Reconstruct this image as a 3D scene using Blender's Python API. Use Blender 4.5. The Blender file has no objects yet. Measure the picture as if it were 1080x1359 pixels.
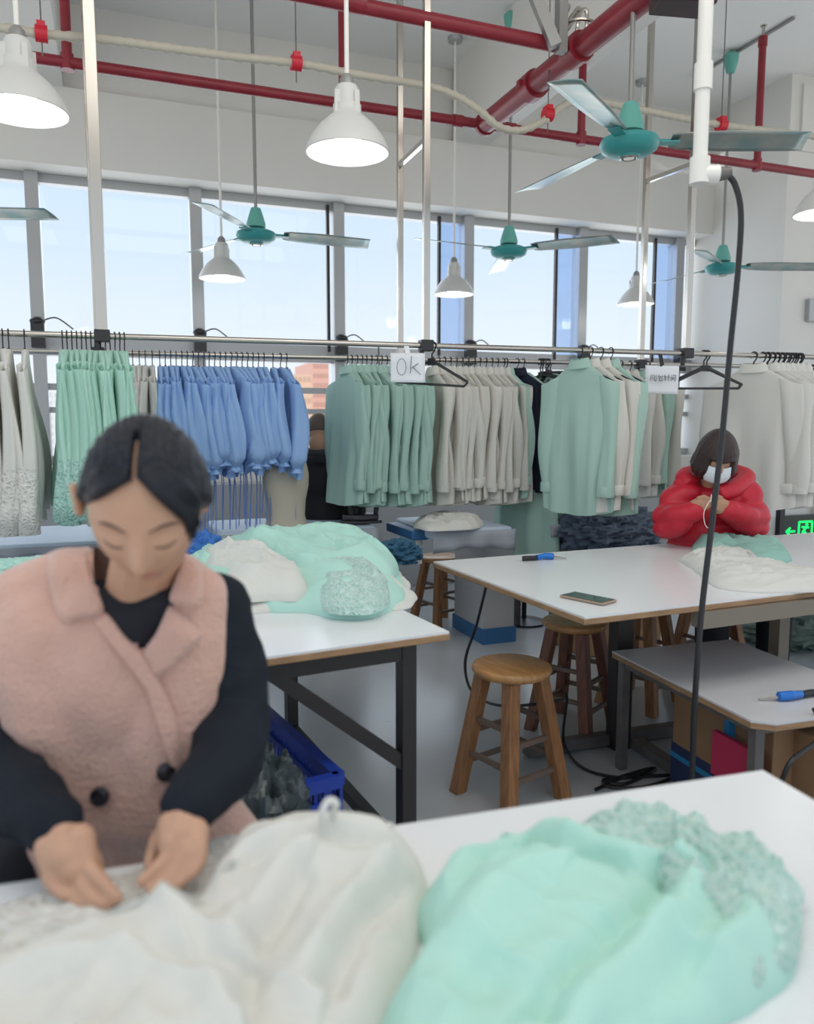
import bpy, math, random
from math import sin, cos, pi, radians, exp, sqrt, atan2
from mathutils import Vector, Matrix, noise, Quaternion
from mathutils.bvhtree import BVHTree

# ------------------------------------------------------------------ camera, world, light, exposure
H = 1.25                       # camera height
YAW, PITCH, FPX = radians(20.53), radians(6.31), 1035.0
FW = Vector((sin(YAW), cos(YAW), 0)); RT = Vector((cos(YAW), -sin(YAW), 0)); UP = Vector((0, 0, 1))
VD = FW*cos(PITCH) - UP*sin(PITCH); VU = FW*sin(PITCH) + UP*cos(PITCH)
CAM = Vector((0, 0, H))
scene = bpy.context.scene
COL = scene.collection
cd = bpy.data.cameras.new('camera'); co = bpy.data.objects.new('camera', cd); COL.objects.link(co)
co.location = CAM
co.rotation_euler = Matrix((RT, VU, -VD)).transposed().to_euler()
cd.sensor_fit = 'HORIZONTAL'; cd.sensor_width = 36; cd.lens = FPX/1080*36
cd.clip_start = .05; cd.clip_end = 500
cd.dof.use_dof = True; cd.dof.focus_distance = 3.3; cd.dof.aperture_fstop = 3.4
scene.camera = co
scene.view_settings.view_transform = 'Standard'; scene.view_settings.look = 'None'
scene.view_settings.exposure = 0.42; scene.view_settings.gamma = 1.0
scene.view_settings.use_curve_mapping = False
try:
    scene.cycles.max_bounces = 8; scene.cycles.transparent_max_bounces = 12
except Exception: pass

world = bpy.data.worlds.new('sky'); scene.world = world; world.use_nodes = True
nt = world.node_tree; nt.nodes.clear()
def N(nt, t, **kw):
    n = nt.nodes.new(t)
    for k, v in kw.items(): setattr(n, k, v)
    return n
tc = N(nt, 'ShaderNodeTexCoord'); sx = N(nt, 'ShaderNodeSeparateXYZ')
nt.links.new(tc.outputs['Generated'], sx.inputs[0])
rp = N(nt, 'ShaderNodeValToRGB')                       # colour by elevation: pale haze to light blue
rp.color_ramp.elements[0].position = 0.0; rp.color_ramp.elements[0].color = (1.25, 1.22, 1.15, 1)  # below the horizon: brightened as added uplight for the ceiling
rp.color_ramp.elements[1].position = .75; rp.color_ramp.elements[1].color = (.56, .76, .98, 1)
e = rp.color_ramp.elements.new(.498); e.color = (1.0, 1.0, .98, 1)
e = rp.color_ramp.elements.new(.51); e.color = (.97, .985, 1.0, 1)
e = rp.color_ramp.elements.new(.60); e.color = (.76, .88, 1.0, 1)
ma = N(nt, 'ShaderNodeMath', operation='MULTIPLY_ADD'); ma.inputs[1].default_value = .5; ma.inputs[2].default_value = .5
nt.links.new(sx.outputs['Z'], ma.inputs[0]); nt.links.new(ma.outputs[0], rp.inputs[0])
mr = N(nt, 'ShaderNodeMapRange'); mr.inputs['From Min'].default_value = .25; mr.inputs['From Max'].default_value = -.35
mr.inputs['To Min'].default_value = .78; mr.inputs['To Max'].default_value = .85     # sky strength raised behind the camera as added fill for the room
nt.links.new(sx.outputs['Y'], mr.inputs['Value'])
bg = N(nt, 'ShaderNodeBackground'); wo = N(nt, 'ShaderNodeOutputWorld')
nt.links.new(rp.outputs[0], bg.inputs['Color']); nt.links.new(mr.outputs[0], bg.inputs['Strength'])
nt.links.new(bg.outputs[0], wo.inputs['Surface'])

def area_light(name, loc, target, sx_, sy_, power, color=(1, 1, 1)):
    l = bpy.data.lights.new(name, 'AREA'); l.shape = 'RECTANGLE'; l.size = sx_; l.size_y = sy_; l.energy = power; l.color = color
    o = bpy.data.objects.new(name, l); COL.objects.link(o); o.location = loc
    o.rotation_euler = (Vector(target)-Vector(loc)).to_track_quat('-Z', 'Y').to_euler()
    return o
# daylight coming in through the long window row, and an unseen fill panel added overhead to brighten the foreground
area_light('window_daylight', (2.2, 6.6, 2.5), (1.5, 2, .6), 7.5, 2.4, 75, (.93, .96, 1))
area_light('overhead_fill', (1.0, .9, 3.9), (1.0, 1.3, 0), 4.5, 2.5, 62, (1, .95, .89))

# ------------------------------------------------------------------ pixel rays into the room
def ray(px, py): return VD + RT*((px-540)/FPX) - VU*((py-679.5)/FPX)
def atZ(px, py, z): r = ray(px, py); return CAM + r*((z-H)/r.z)
def atY(px, py, y): r = ray(px, py); return CAM + r*(y/r.y)
def atX(px, py, x): r = ray(px, py); return CAM + r*(x/r.x)
def atD(px, py, d): r = ray(px, py); return CAM + r*(d/r.dot(FW))
def proj(p):
    d = Vector(p)-CAM; z = d.dot(VD); return 540+FPX*d.dot(RT)/z, 679.5-FPX*d.dot(VU)/z
def V(*a): return Vector(a)
def lerp(a, b, t): return a+(b-a)*t
def sstep(a, b, x):
    t = max(0., min(1., (x-a)/(b-a) if b != a else 0)); return t*t*(3-2*t)
def nz(p, s=1.0, seed=0): return noise.noise(Vector((p[0]*s+seed*7.3, p[1]*s-seed*3.1, p[2]*s+seed*1.7)))

# ------------------------------------------------------------------ materials
MATS = {}
def mat(name, color, rough=.6, metal=0, bump=0, bscale=60, var=0, vscale=6, spec=.5, transl=0, emis=None, estr=1, color2=None, stretch=(1, 1, 1), sheen=0, detail=3, coat=0):
    if name in MATS: return MATS[name]
    m = bpy.data.materials.new(name); m.use_nodes = True; t = m.node_tree; b = t.nodes['Principled BSDF']; out = t.nodes['Material Output']
    b.inputs['Base Color'].default_value = (*color, 1); b.inputs['Roughness'].default_value = rough; b.inputs['Metallic'].default_value = metal
    b.inputs['Specular IOR Level'].default_value = spec
    if sheen: b.inputs['Sheen Weight'].default_value = sheen; b.inputs['Sheen Roughness'].default_value = .4
    if coat: b.inputs['Coat Weight'].default_value = coat
    tcn = N(t, 'ShaderNodeTexCoord'); mp = N(t, 'ShaderNodeMapping'); mp.inputs['Scale'].default_value = stretch
    t.links.new(tcn.outputs['Object'], mp.inputs[0])
    if var or color2:
        n = N(t, 'ShaderNodeTexNoise'); n.inputs['Scale'].default_value = vscale; n.inputs['Detail'].default_value = detail
        t.links.new(mp.outputs[0], n.inputs['Vector'])
        cr = N(t, 'ShaderNodeValToRGB'); c2 = color2 or tuple(max(0, c*(1-var)) for c in color)
        cr.color_ramp.elements[0].position = .3; cr.color_ramp.elements[0].color = (*c2, 1)
        cr.color_ramp.elements[1].position = .7; cr.color_ramp.elements[1].color = (*color, 1)
        t.links.new(n.outputs['Fac'], cr.inputs[0]); t.links.new(cr.outputs[0], b.inputs['Base Color'])
    if bump:
        n2 = N(t, 'ShaderNodeTexNoise'); n2.inputs['Scale'].default_value = bscale; n2.inputs['Detail'].default_value = 3
        t.links.new(mp.outputs[0], n2.inputs['Vector'])
        bp = N(t, 'ShaderNodeBump'); bp.inputs['Strength'].default_value = bump; bp.inputs['Distance'].default_value = .01
        t.links.new(n2.outputs['Fac'], bp.inputs['Height']); t.links.new(bp.outputs[0], b.inputs['Normal'])
    if transl:
        tr = N(t, 'ShaderNodeBsdfTranslucent'); tr.inputs['Color'].default_value = (*[min(1, c*1.1) for c in color], 1)
        mx = N(t, 'ShaderNodeMixShader'); mx.inputs[0].default_value = transl
        t.links.new(b.outputs[0], mx.inputs[1]); t.links.new(tr.outputs[0], mx.inputs[2]); t.links.new(mx.outputs[0], out.inputs[0])
    if emis:
        b.inputs['Emission Color'].default_value = (*emis, 1); b.inputs['Emission Strength'].default_value = estr
    MATS[name] = m; return m
def lace_mat(name, color, light, scale=70):
    """openwork lace: pale raised cells over the ground cloth"""
    m = mat(name, color, .8, transl=.25); t = m.node_tree; b = t.nodes['Principled BSDF']
    tcn = N(t, 'ShaderNodeTexCoord'); v = N(t, 'ShaderNodeTexVoronoi', feature='DISTANCE_TO_EDGE'); v.inputs['Scale'].default_value = scale
    t.links.new(tcn.outputs['Object'], v.inputs['Vector'])
    n = N(t, 'ShaderNodeTexNoise'); n.inputs['Scale'].default_value = scale*.3; t.links.new(tcn.outputs['Object'], n.inputs['Vector'])
    cr = N(t, 'ShaderNodeValToRGB'); cr.color_ramp.elements[0].position = .0; cr.color_ramp.elements[1].position = .35
    cr.color_ramp.elements[0].color = (*light, 1); cr.color_ramp.elements[1].color = (*color, 1)
    t.links.new(v.outputs['Distance'], cr.inputs[0])
    t.links.new(cr.outputs[0], b.inputs['Base Color'])
    ad = N(t, 'ShaderNodeMath', operation='SUBTRACT'); t.links.new(n.outputs['Fac'], ad.inputs[0]); t.links.new(v.outputs['Distance'], ad.inputs[1])
    bp = N(t, 'ShaderNodeBump'); bp.inputs['Strength'].default_value = .9; bp.inputs['Distance'].default_value = .012
    t.links.new(ad.outputs[0], bp.inputs['Height']); t.links.new(bp.outputs[0], b.inputs['Normal'])
    return m
M_wall = mat('painted_plaster', (.74, .73, .70), .85, var=.05, vscale=1.2, bump=.05, bscale=25)
M_ceil = mat('ceiling_paint', (.82, .82, .80), .9, var=.04, vscale=.8)
M_white = mat('white_laminate', (.80, .81, .82), .22, var=.04, vscale=3)
M_white2 = mat('worn_white_laminate', (.64, .64, .66), .3, var=.08, vscale=5)
M_edge = mat('plywood_edge', (.42, .25, .13), .55, var=.35, vscale=14, stretch=(1, 1, 8))
M_black = mat('black_steel', (.022, .018, .018), .45)
M_grey = mat('grey_steel', (.17, .16, .155), .5, metal=.3, var=.3, vscale=12)
M_alu = mat('aluminium_frame', (.42, .43, .44), .42, metal=.35)
M_steel = mat('polished_stainless', (.50, .47, .43), .22, metal=1)
M_red = mat('red_pipe_paint', (.27, .018, .032), .35, var=.25, vscale=9)
M_redclip = mat('red_plastic', (.55, .01, .03), .4)
M_conduit = mat('beige_corrugated_conduit', (.50, .47, .39), .6)
M_pvc = mat('white_pvc', (.80, .79, .75), .3)
M_rubber = mat('black_rubber', (.012, .012, .014), .4)
M_bplastic = mat('black_plastic', (.014, .014, .017), .35)
M_teal = mat('fan_teal_enamel', (.045, .30, .30), .35)
M_tealcone = mat('fan_teal_plastic', (.13, .42, .36), .5)
M_blade = mat('fan_blade_metal', (.50, .50, .46), .32, metal=.75, var=.35, vscale=7, color2=(.22, .36, .37))
M_rod = mat('fan_rod_grey', (.30, .30, .29), .45, metal=.4)
M_lamp = mat('lamp_shade_enamel', (.62, .62, .60), .4)
M_bulb = mat('lit_bulb', (1, 1, 1), .4, emis=(1, .99, .96), estr=2.2)
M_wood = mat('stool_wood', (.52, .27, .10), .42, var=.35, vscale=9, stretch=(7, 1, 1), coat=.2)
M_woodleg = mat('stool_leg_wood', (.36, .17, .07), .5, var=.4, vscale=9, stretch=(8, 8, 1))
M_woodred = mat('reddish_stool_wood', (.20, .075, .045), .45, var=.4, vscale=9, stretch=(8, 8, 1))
M_rung = mat('stool_rung', (.16, .115, .09), .55)
M_paper = mat('sign_paper', (.78, .80, .84), .8)
M_ink = mat('black_ink', (.03, .03, .04), .8)
M_mintlace = mat('mint_chiffon', (.52, .78, .68), .75, transl=.3, bump=.12, bscale=300)
M_mint = mat('mint_linen', (.47, .67, .59), .8, transl=.22, bump=.2, bscale=260)
M_cream = mat('cream_linen', (.80, .78, .72), .8, transl=.25, bump=.2, bscale=260)
M_whitefab = mat('white_cotton', (.82, .81, .77), .8, transl=.28, bump=.15, bscale=260)
M_blue = mat('blue_cotton', (.37, .57, .90), .8, transl=.2, bump=.15, bscale=260)
M_navy = mat('navy_cloth', (.008, .012, .03), .85)
M_ribbon = mat('blue_ribbon', (.26, .42, .80), .6, transl=.2)
M_pilemint = mat('mint_pile_cloth', (.55, .85, .75), .7, transl=.18, bump=.15, bscale=90)
M_pilewhite = mat('white_pile_cloth', (.80, .79, .74), .75, transl=.18, bump=.15, bscale=90)
M_teallace = lace_mat('mint_lace', (.50, .82, .72), (.84, .97, .92), 90)
M_mlace2 = lace_mat('mint_lace_fine', (.33, .64, .55), (.60, .84, .76), 55)
M_wlace = lace_mat('white_lace', (.76, .75, .70), (.93, .92, .88), 60)
M_slate = mat('slate_blue_cloth', (.12, .16, .22), .8, var=.35, vscale=30)
M_skin = mat('skin', (.58, .335, .225), .5, transl=0, var=.08, vscale=20, spec=.35)
M_skin2 = mat('skin_tan', (.45, .25, .16), .55, spec=.3)
M_lip = mat('lips', (.50, .21, .17), .45)
M_hair = mat('black_hair', (.007, .009, .016), .42, bump=.35, bscale=70, stretch=(6, 6, .6), spec=.35)
M_hairbr = mat('dark_brown_hair', (.03, .014, .012), .38, bump=.4, bscale=90, stretch=(6, 6, .5))
M_stubble = mat('shaved_hair', (.10, .07, .055), .7)
M_vest = mat('pink_fleece', (.66, .405, .33), .95, bump=.55, bscale=140, sheen=.6, var=.12, vscale=16)
M_sweater = mat('dark_navy_knit', (.009, .013, .021), .8, bump=.25, bscale=180, spec=.25)
M_tee = mat('black_tee', (.008, .009, .016), .85)
M_buttonm = mat('black_button', (.012, .010, .016), .3)
M_pants = mat('dark_trousers', (.012, .014, .022), .85)
M_redcoat = mat('red_puffer_nylon', (.50, .008, .028), .5, bump=.3, bscale=22)
M_mask = mat('white_face_mask', (.72, .80, .84), .7)
M_man = mat('black_coat', (.010, .010, .012), .8)
M_linen = mat('dress_form_linen', (.52, .47, .38), .85)
M_tarp = mat('pale_blue_ironing_cover', (.48, .56, .66), .5, var=.08, vscale=4)
M_greycloth = mat('grey_ironing_cloth', (.36, .38, .42), .7, var=.12, vscale=8)
M_card = mat('cardboard', (.30, .175, .09), .8, var=.15, vscale=5)
M_bluetape = mat('blue_packing_tape', (.02, .20, .42), .35)
M_pink = mat('pink_carton', (.45, .02, .08), .6)
M_crate = mat('blue_crate_plastic', (.012, .045, .34), .4)
M_cratelt = mat('blue_cabinet_base', (.03, .13, .30), .5)
M_bag = mat('dark_plastic_bag', (.05, .065, .07), .25, bump=.6, bscale=22)
M_greenbag = mat('green_cloth_bundle', (.13, .19, .16), .6, var=.4, vscale=16)
M_green = mat('exit_green', (.0, .6, .1), .5, emis=(.0, 1, .12), estr=1.6)
M_signb = mat('sign_black', (.02, .03, .025), .4)
M_snip = mat('blue_snip_handle', (.01, .16, .55), .3)
M_gold = mat('phone_gold_edge', (.42, .30, .22), .3, metal=.6)
M_phone = mat('phone_screen', (.02, .03, .03), .08)
M_iron = mat('iron_dark', (.03, .03, .035), .3)

# floor with scuffs
mf = mat('grey_painted_concrete', (.44, .46, .475), .24, var=.14, vscale=1.6)
M_floor = mf; t = mf.node_tree; b = t.nodes['Principled BSDF']      # sparse dark scuffs and threads on the paint
src = b.inputs['Base Color'].links[0].from_socket
tcn = N(t, 'ShaderNodeTexCoord'); mp = N(t, 'ShaderNodeMapping'); mp.inputs['Scale'].default_value = (5, 11, 5)
n1 = N(t, 'ShaderNodeTexNoise'); n1.inputs['Scale'].default_value = 1.0; n1.inputs['Detail'].default_value = 6; n1.inputs['Roughness'].default_value = .7
cr = N(t, 'ShaderNodeValToRGB'); cr.color_ramp.elements[0].position = .70; cr.color_ramp.elements[0].color = (0, 0, 0, 1); cr.color_ramp.elements[1].position = .73
mxr = N(t, 'ShaderNodeMixRGB'); mxr.inputs['Color2'].default_value = (.09, .09, .09, 1)
t.links.new(tcn.outputs['Object'], mp.inputs[0]); t.links.new(mp.outputs[0], n1.inputs['Vector']); t.links.new(n1.outputs['Fac'], cr.inputs[0])
t.links.new(cr.outputs[0], mxr.inputs[0]); t.links.new(src, mxr.inputs['Color1']); t.links.new(mxr.outputs[0], b.inputs['Base Color'])

# glass: thin, nearly clear
M_glass = bpy.data.materials.new('window_glass'); M_glass.use_nodes = True; t = M_glass.node_tree; t.nodes.clear()
g1 = N(t, 'ShaderNodeBsdfTransparent'); g1.inputs[0].default_value = (.96, .98, 1, 1)
g2 = N(t, 'ShaderNodeBsdfGlossy'); g2.inputs['Roughness'].default_value = .02
gm = N(t, 'ShaderNodeMixShader'); gm.inputs[0].default_value = .012; go = N(t, 'ShaderNodeOutputMaterial')
t.links.new(g1.outputs[0], gm.inputs[1]); t.links.new(g2.outputs[0], gm.inputs[2]); t.links.new(gm.outputs[0], go.inputs[0])
M_tint = bpy.data.materials.new('tinted_sash_glass'); M_tint.use_nodes = True; t = M_tint.node_tree; t.nodes.clear()
g1 = N(t, 'ShaderNodeBsdfTransparent'); g1.inputs[0].default_value = (.72, .80, .93, 1)
g2 = N(t, 'ShaderNodeBsdfGlossy'); g2.inputs['Roughness'].default_value = .02
gm = N(t, 'ShaderNodeMixShader'); gm.inputs[0].default_value = .02; go = N(t, 'ShaderNodeOutputMaterial')
t.links.new(g1.outputs[0], gm.inputs[1]); t.links.new(g2.outputs[0], gm.inputs[2]); t.links.new(gm.outputs[0], go.inputs[0])

# ------------------------------------------------------------------ geometry collector
ORG = {}
class G:
    def __init__(s): s.v = []; s.f = []; s.mi = []; s.cur = 0
    def add(s, vs, fs):
        b = len(s.v); s.v += [Vector(p) for p in vs]
        for f in fs: s.f.append([b+i for i in f]); s.mi.append(s.cur)
        return s
    def box(s, c, size, rot=None, M=None):
        c = Vector(c); h = Vector(size)*.5; vs = []
        for x in (-1, 1):
            for y in (-1, 1):
                for z in (-1, 1):
                    p = Vector((x*h.x, y*h.y, z*h.z))
                    if rot is not None: p = Matrix.Rotation(rot, 3, 'Z') @ p
                    if M is not None: p = M @ p
                    vs.append(c+p)
        return s.add(vs, [(0, 1, 3, 2), (4, 6, 7, 5), (0, 4, 5, 1), (2, 3, 7, 6), (0, 2, 6, 4), (1, 5, 7, 3)])
    def bar(s, a, b, w, h, upv=(0, 0, 1)):
        """rectangular bar from a to b, w across, h along upv"""
        a = Vector(a); b = Vector(b); d = (b-a); L = d.length; d.normalize(); u = Vector(upv)
        if abs(d.dot(u)) > .95: u = Vector((0, 1, 0))
        x = d.cross(u).normalized(); z = x.cross(d).normalized(); vs = []
        for q in (a, b):
            for sx_, sz in ((-1, -1), (1, -1), (1, 1), (-1, 1)): vs.append(q+x*sx_*w/2+z*sz*h/2)
        return s.add(vs, [(3, 2, 1, 0), (4, 5, 6, 7), (0, 1, 5, 4), (1, 2, 6, 5), (2, 3, 7, 6), (3, 0, 4, 7)])
    def cyl(s, a, b, r0, r1=None, n=16, caps=True):
        a = Vector(a); b = Vector(b); r1 = r0 if r1 is None else r1
        return s.tube([a, b], [r0, r1], n, caps)
    def tube(s, pts, r, n=10, caps=True, sy=1.0, axis=None):
        pts = [Vector(p) for p in pts]; k = len(pts)
        rs = r if isinstance(r, (list, tuple)) else [r]*k
        prev = None; base = len(s.v); vs = []
        for i, p in enumerate(pts):
            d = (pts[min(i+1, k-1)]-pts[max(i-1, 0)]).normalized()
            if prev is None:
                u = Vector(axis) if axis is not None else (Vector((0, 0, 1)) if abs(d.z) < .9 else Vector((1, 0, 0)))
            else: u = prev
            u = (u-d*u.dot(d)).normalized(); w = d.cross(u); prev = u
            for j in range(n):
                a = 2*pi*j/n; vs.append(p+(u*cos(a)+w*sin(a)*sy)*rs[i])
        fs = []
        for i in range(k-1):
            for j in range(n):
                j2 = (j+1) % n; fs.append((i*n+j, i*n+j2, (i+1)*n+j2, (i+1)*n+j))
        if caps: fs.append(tuple(reversed(range(n)))); fs.append(tuple((k-1)*n+j for j in range(n)))
        return s.add(vs, fs)
    def ball(s, c, r, nu=20, nv=12, M=None):
        c = Vector(c); r = Vector(r) if not isinstance(r, (int, float)) else Vector((r, r, r)); vs = []
        for i in range(1, nv):
            for j in range(nu):
                p = Vector((r.x*sin(pi*i/nv)*cos(2*pi*j/nu), r.y*sin(pi*i/nv)*sin(2*pi*j/nu), r.z*cos(pi*i/nv)))
                vs.append(c+(M @ p if M is not None else p))
        t = Vector((0, 0, r.z)); vs.append(c+(M @ t if M is not None else t)); vs.append(c-(M @ t if M is not None else t))
        T = len(vs)-2; fs = []
        for i in range(nv-2):
            for j in range(nu):
                j2 = (j+1) % nu; fs.append((i*nu+j, (i+1)*nu+j, (i+1)*nu+j2, i*nu+j2))
        for j in range(nu):
            j2 = (j+1) % nu; fs.append((T, j, j2)); fs.append((T+1, (nv-2)*nu+j2, (nv-2)*nu+j))
        return s.add(vs, fs)
    def lathe(s, prof, c=(0, 0, 0), n=32):
        c = Vector(c); vs = []; k = len(prof)
        for r, z in prof:
            for j in range(n): vs.append(c+Vector((max(r, 1e-4)*cos(2*pi*j/n), max(r, 1e-4)*sin(2*pi*j/n), z)))
        fs = []
        for i in range(k-1):
            for j in range(n):
                j2 = (j+1) % n; fs.append((i*n+j, i*n+j2, (i+1)*n+j2, (i+1)*n+j))
        return s.add(vs, fs)
    def slab(s, poly, z0, z1):
        n = len(poly); vs = [Vector((p[0], p[1], z0)) for p in poly]+[Vector((p[0], p[1], z1)) for p in poly]
        fs = [tuple(reversed(range(n))), tuple(range(n, 2*n))]+[(i, (i+1) % n, n+(i+1) % n, n+i) for i in range(n)]
        return s.add(vs, fs)
    def chain(s, pts, n=14):
        """rounded tapering limb through (point, radius) pairs"""
        for p, r in pts: s.ball(p, r, n, 10)
        for (p, r), (q, w) in zip(pts[:-1], pts[1:]): s.tube([p, q], [r, w], n)
        return s
    def tr(s, M): s.v = [M @ p for p in s.v]; return s
    def mesh(s, name, mats, org=Vector((0, 0, 0)), smooth=True, angle=40):
        me = bpy.data.meshes.new(name); me.from_pydata([p-org for p in s.v], [], s.f)
        for m in (mats if isinstance(mats, (list, tuple)) else [mats]): me.materials.append(m)
        me.polygons.foreach_set('material_index', s.mi); me.validate(); me.update()
        if smooth:
            me.polygons.foreach_set('use_smooth', [True]*len(me.polygons))
            try: me.set_sharp_from_angle(angle=radians(angle))
            except Exception: pass
        return me
    def build(s, name, mats, parent=None, smooth=True, angle=40, bevel=0, sub=0, solid=0):
        if parent is not None: org = ORG.get(parent.name, Vector((0, 0, 0)))
        else:
            xs = [p.x for p in s.v]; ys = [p.y for p in s.v]; zs = [p.z for p in s.v]
            org = Vector(((min(xs)+max(xs))/2, (min(ys)+max(ys))/2, min(zs)))
        o = bpy.data.objects.new(name, s.mesh(name, mats, org, smooth, angle)); COL.objects.link(o)
        if parent is not None: o.parent = parent
        else: o.location = org
        ORG[o.name] = org
        if solid: m = o.modifiers.new('solid', 'SOLIDIFY'); m.thickness = solid; m.offset = 0
        if bevel: m = o.modifiers.new('bevel', 'BEVEL'); m.width = bevel; m.segments = 2; m.limit_method = 'ANGLE'
        if sub: m = o.modifiers.new('sub', 'SUBSURF'); m.levels = sub; m.render_levels = sub
        return o
def tag(o, label=None, cat=None, group=None, kind=None):
    if label: o['label'] = label
    if cat: o['category'] = cat
    if group: o['group'] = group
    if kind: o['kind'] = kind
    return o
def empty(name, loc, label=None, cat=None, group=None, kind=None):
    o = bpy.data.objects.new(name, None); COL.objects.link(o); o.location = Vector(loc); o.empty_display_size = .05
    ORG[o.name] = Vector(loc); return tag(o, label, cat, group, kind)
def dup(root, parent=None):
    c = root.copy(); COL.objects.link(c); c.parent = parent
    for ch in list(root.children): dup(ch, c)
    return c
def remeshed(g, name, mats, parent, voxel=.006, smooth=3, disp=None):
    """the collected shapes grown together into one continuous skin"""
    o = g.build(name, mats, parent, smooth=False)
    m = o.modifiers.new('r', 'REMESH'); m.mode = 'VOXEL'; m.voxel_size = voxel
    if smooth: m2 = o.modifiers.new('s', 'SMOOTH'); m2.factor = .5; m2.iterations = smooth
    bpy.context.view_layer.update()
    dg = bpy.context.evaluated_depsgraph_get(); me = bpy.data.meshes.new_from_object(o.evaluated_get(dg))
    o.modifiers.clear(); old = o.data; o.data = me; bpy.data.meshes.remove(old)
    me.materials.clear()
    for mm in (mats if isinstance(mats, (list, tuple)) else [mats]): me.materials.append(mm)
    if disp:
        org = ORG[o.name]; me.update()
        nn = [v.normal.copy() for v in me.vertices]
        for v, n_ in zip(me.vertices, nn):
            v.co = v.co + n_*disp(v.co+org, n_)
    me.polygons.foreach_set('use_smooth', [True]*len(me.polygons)); me.update()
    return o
def smooth_path(pts, k=8):
    pts = [Vector(p) for p in pts]; out = []
    for i in range(len(pts)-1):
        p0 = pts[max(i-1, 0)]; p1 = pts[i]; p2 = pts[i+1]; p3 = pts[min(i+2, len(pts)-1)]
        for j in range(k):
            t = j/k; out.append(.5*((2*p1)+(-p0+p2)*t+(2*p0-5*p1+4*p2-p3)*t*t+(-p0+3*p1-3*p2+p3)*t**3))
    out.append(pts[-1]); return out
def inpoly(x, y, poly):
    c = False; n = len(poly); j = n-1
    for i in range(n):
        xi, yi = poly[i][:2]; xj, yj = poly[j][:2]
        if (yi > y) != (yj > y) and x < (xj-xi)*(y-yi)/(yj-yi)+xi: c = not c
        j = i
    return c

def nvec(p):
    """repeatable vector noise"""
    p = Vector(p); return Vector((noise.noise(p+Vector((9.3, 1.7, 4.4))), noise.noise(p+Vector((-3.1, 12.2, 6.5))), noise.noise(p+Vector((5.8, -7.9, 15.1)))))

# ================================================================== THE ROOM
W, C, XR = 5.8, 3.98, 5.06     # window wall, ceiling height, right-hand wall
YC = 4.95                      # where the right-hand pier turns
def struct(g, name, m, **k): o = g.build(name, m, **k); o['kind'] = 'structure'; return o
g = G(); g.box((2.0, 1.6, -.05), (11.0, 9.0, .1)); fl = struct(g, 'floor', M_floor, smooth=False)
g = G(); g.box((2.0, 1.6, C+.05), (11.0, 9.0, .1)); struct(g, 'ceiling', M_ceil, smooth=False)
# window wall: sill wall below, thick band above the windows, wall above the band
g = G(); SILL = .98; HEAD = 2.94
g.box((1.8, W+.17, SILL/2), (6.9, .34, SILL)); g.box((1.8, W+.19, (HEAD+3.43)/2), (6.9, .46, 3.43-HEAD)); g.box((1.8, W+.20, (3.43+C)/2), (6.9, .34, C-3.43))
g.box((-2.2, W+.15, 2.0), (1.3, .3, 4.0))
struct(g, 'wall_back', M_wall, smooth=False)
g = G(); g.box((XR+.9, (YC+W+.3)/2, C/2), (1.8, W+.3-YC, C)); struct(g, 'wall_right', M_wall, smooth=False)
g = G(); g.box((XR+.47, YC-.02, 1.75), (.05, .04, 3.5)); g.box((XR+.80, YC-.02, 3.05), (.7, .04, .05)); g.box((XR+.9, YC-.012, 3.66), (1.6, .024, .5)); struct(g, 'trim_3', M_wall, smooth=False)
g = G(); g.box((XR+1.0, (YC-1.1), C-.17), (.25, 2.2, .34)); struct(g, 'trim_4', M_wall, smooth=False)
for i, x in enumerate((-.38, 2.69)):
    g = G(); g.box((x, 1.9, (3.43+C)/2), (.32 if i == 0 else .28, 2*(W-1.9)-.02, C-3.43)); struct(g, 'trim_%d' % (i+1), M_wall, smooth=False)
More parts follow.
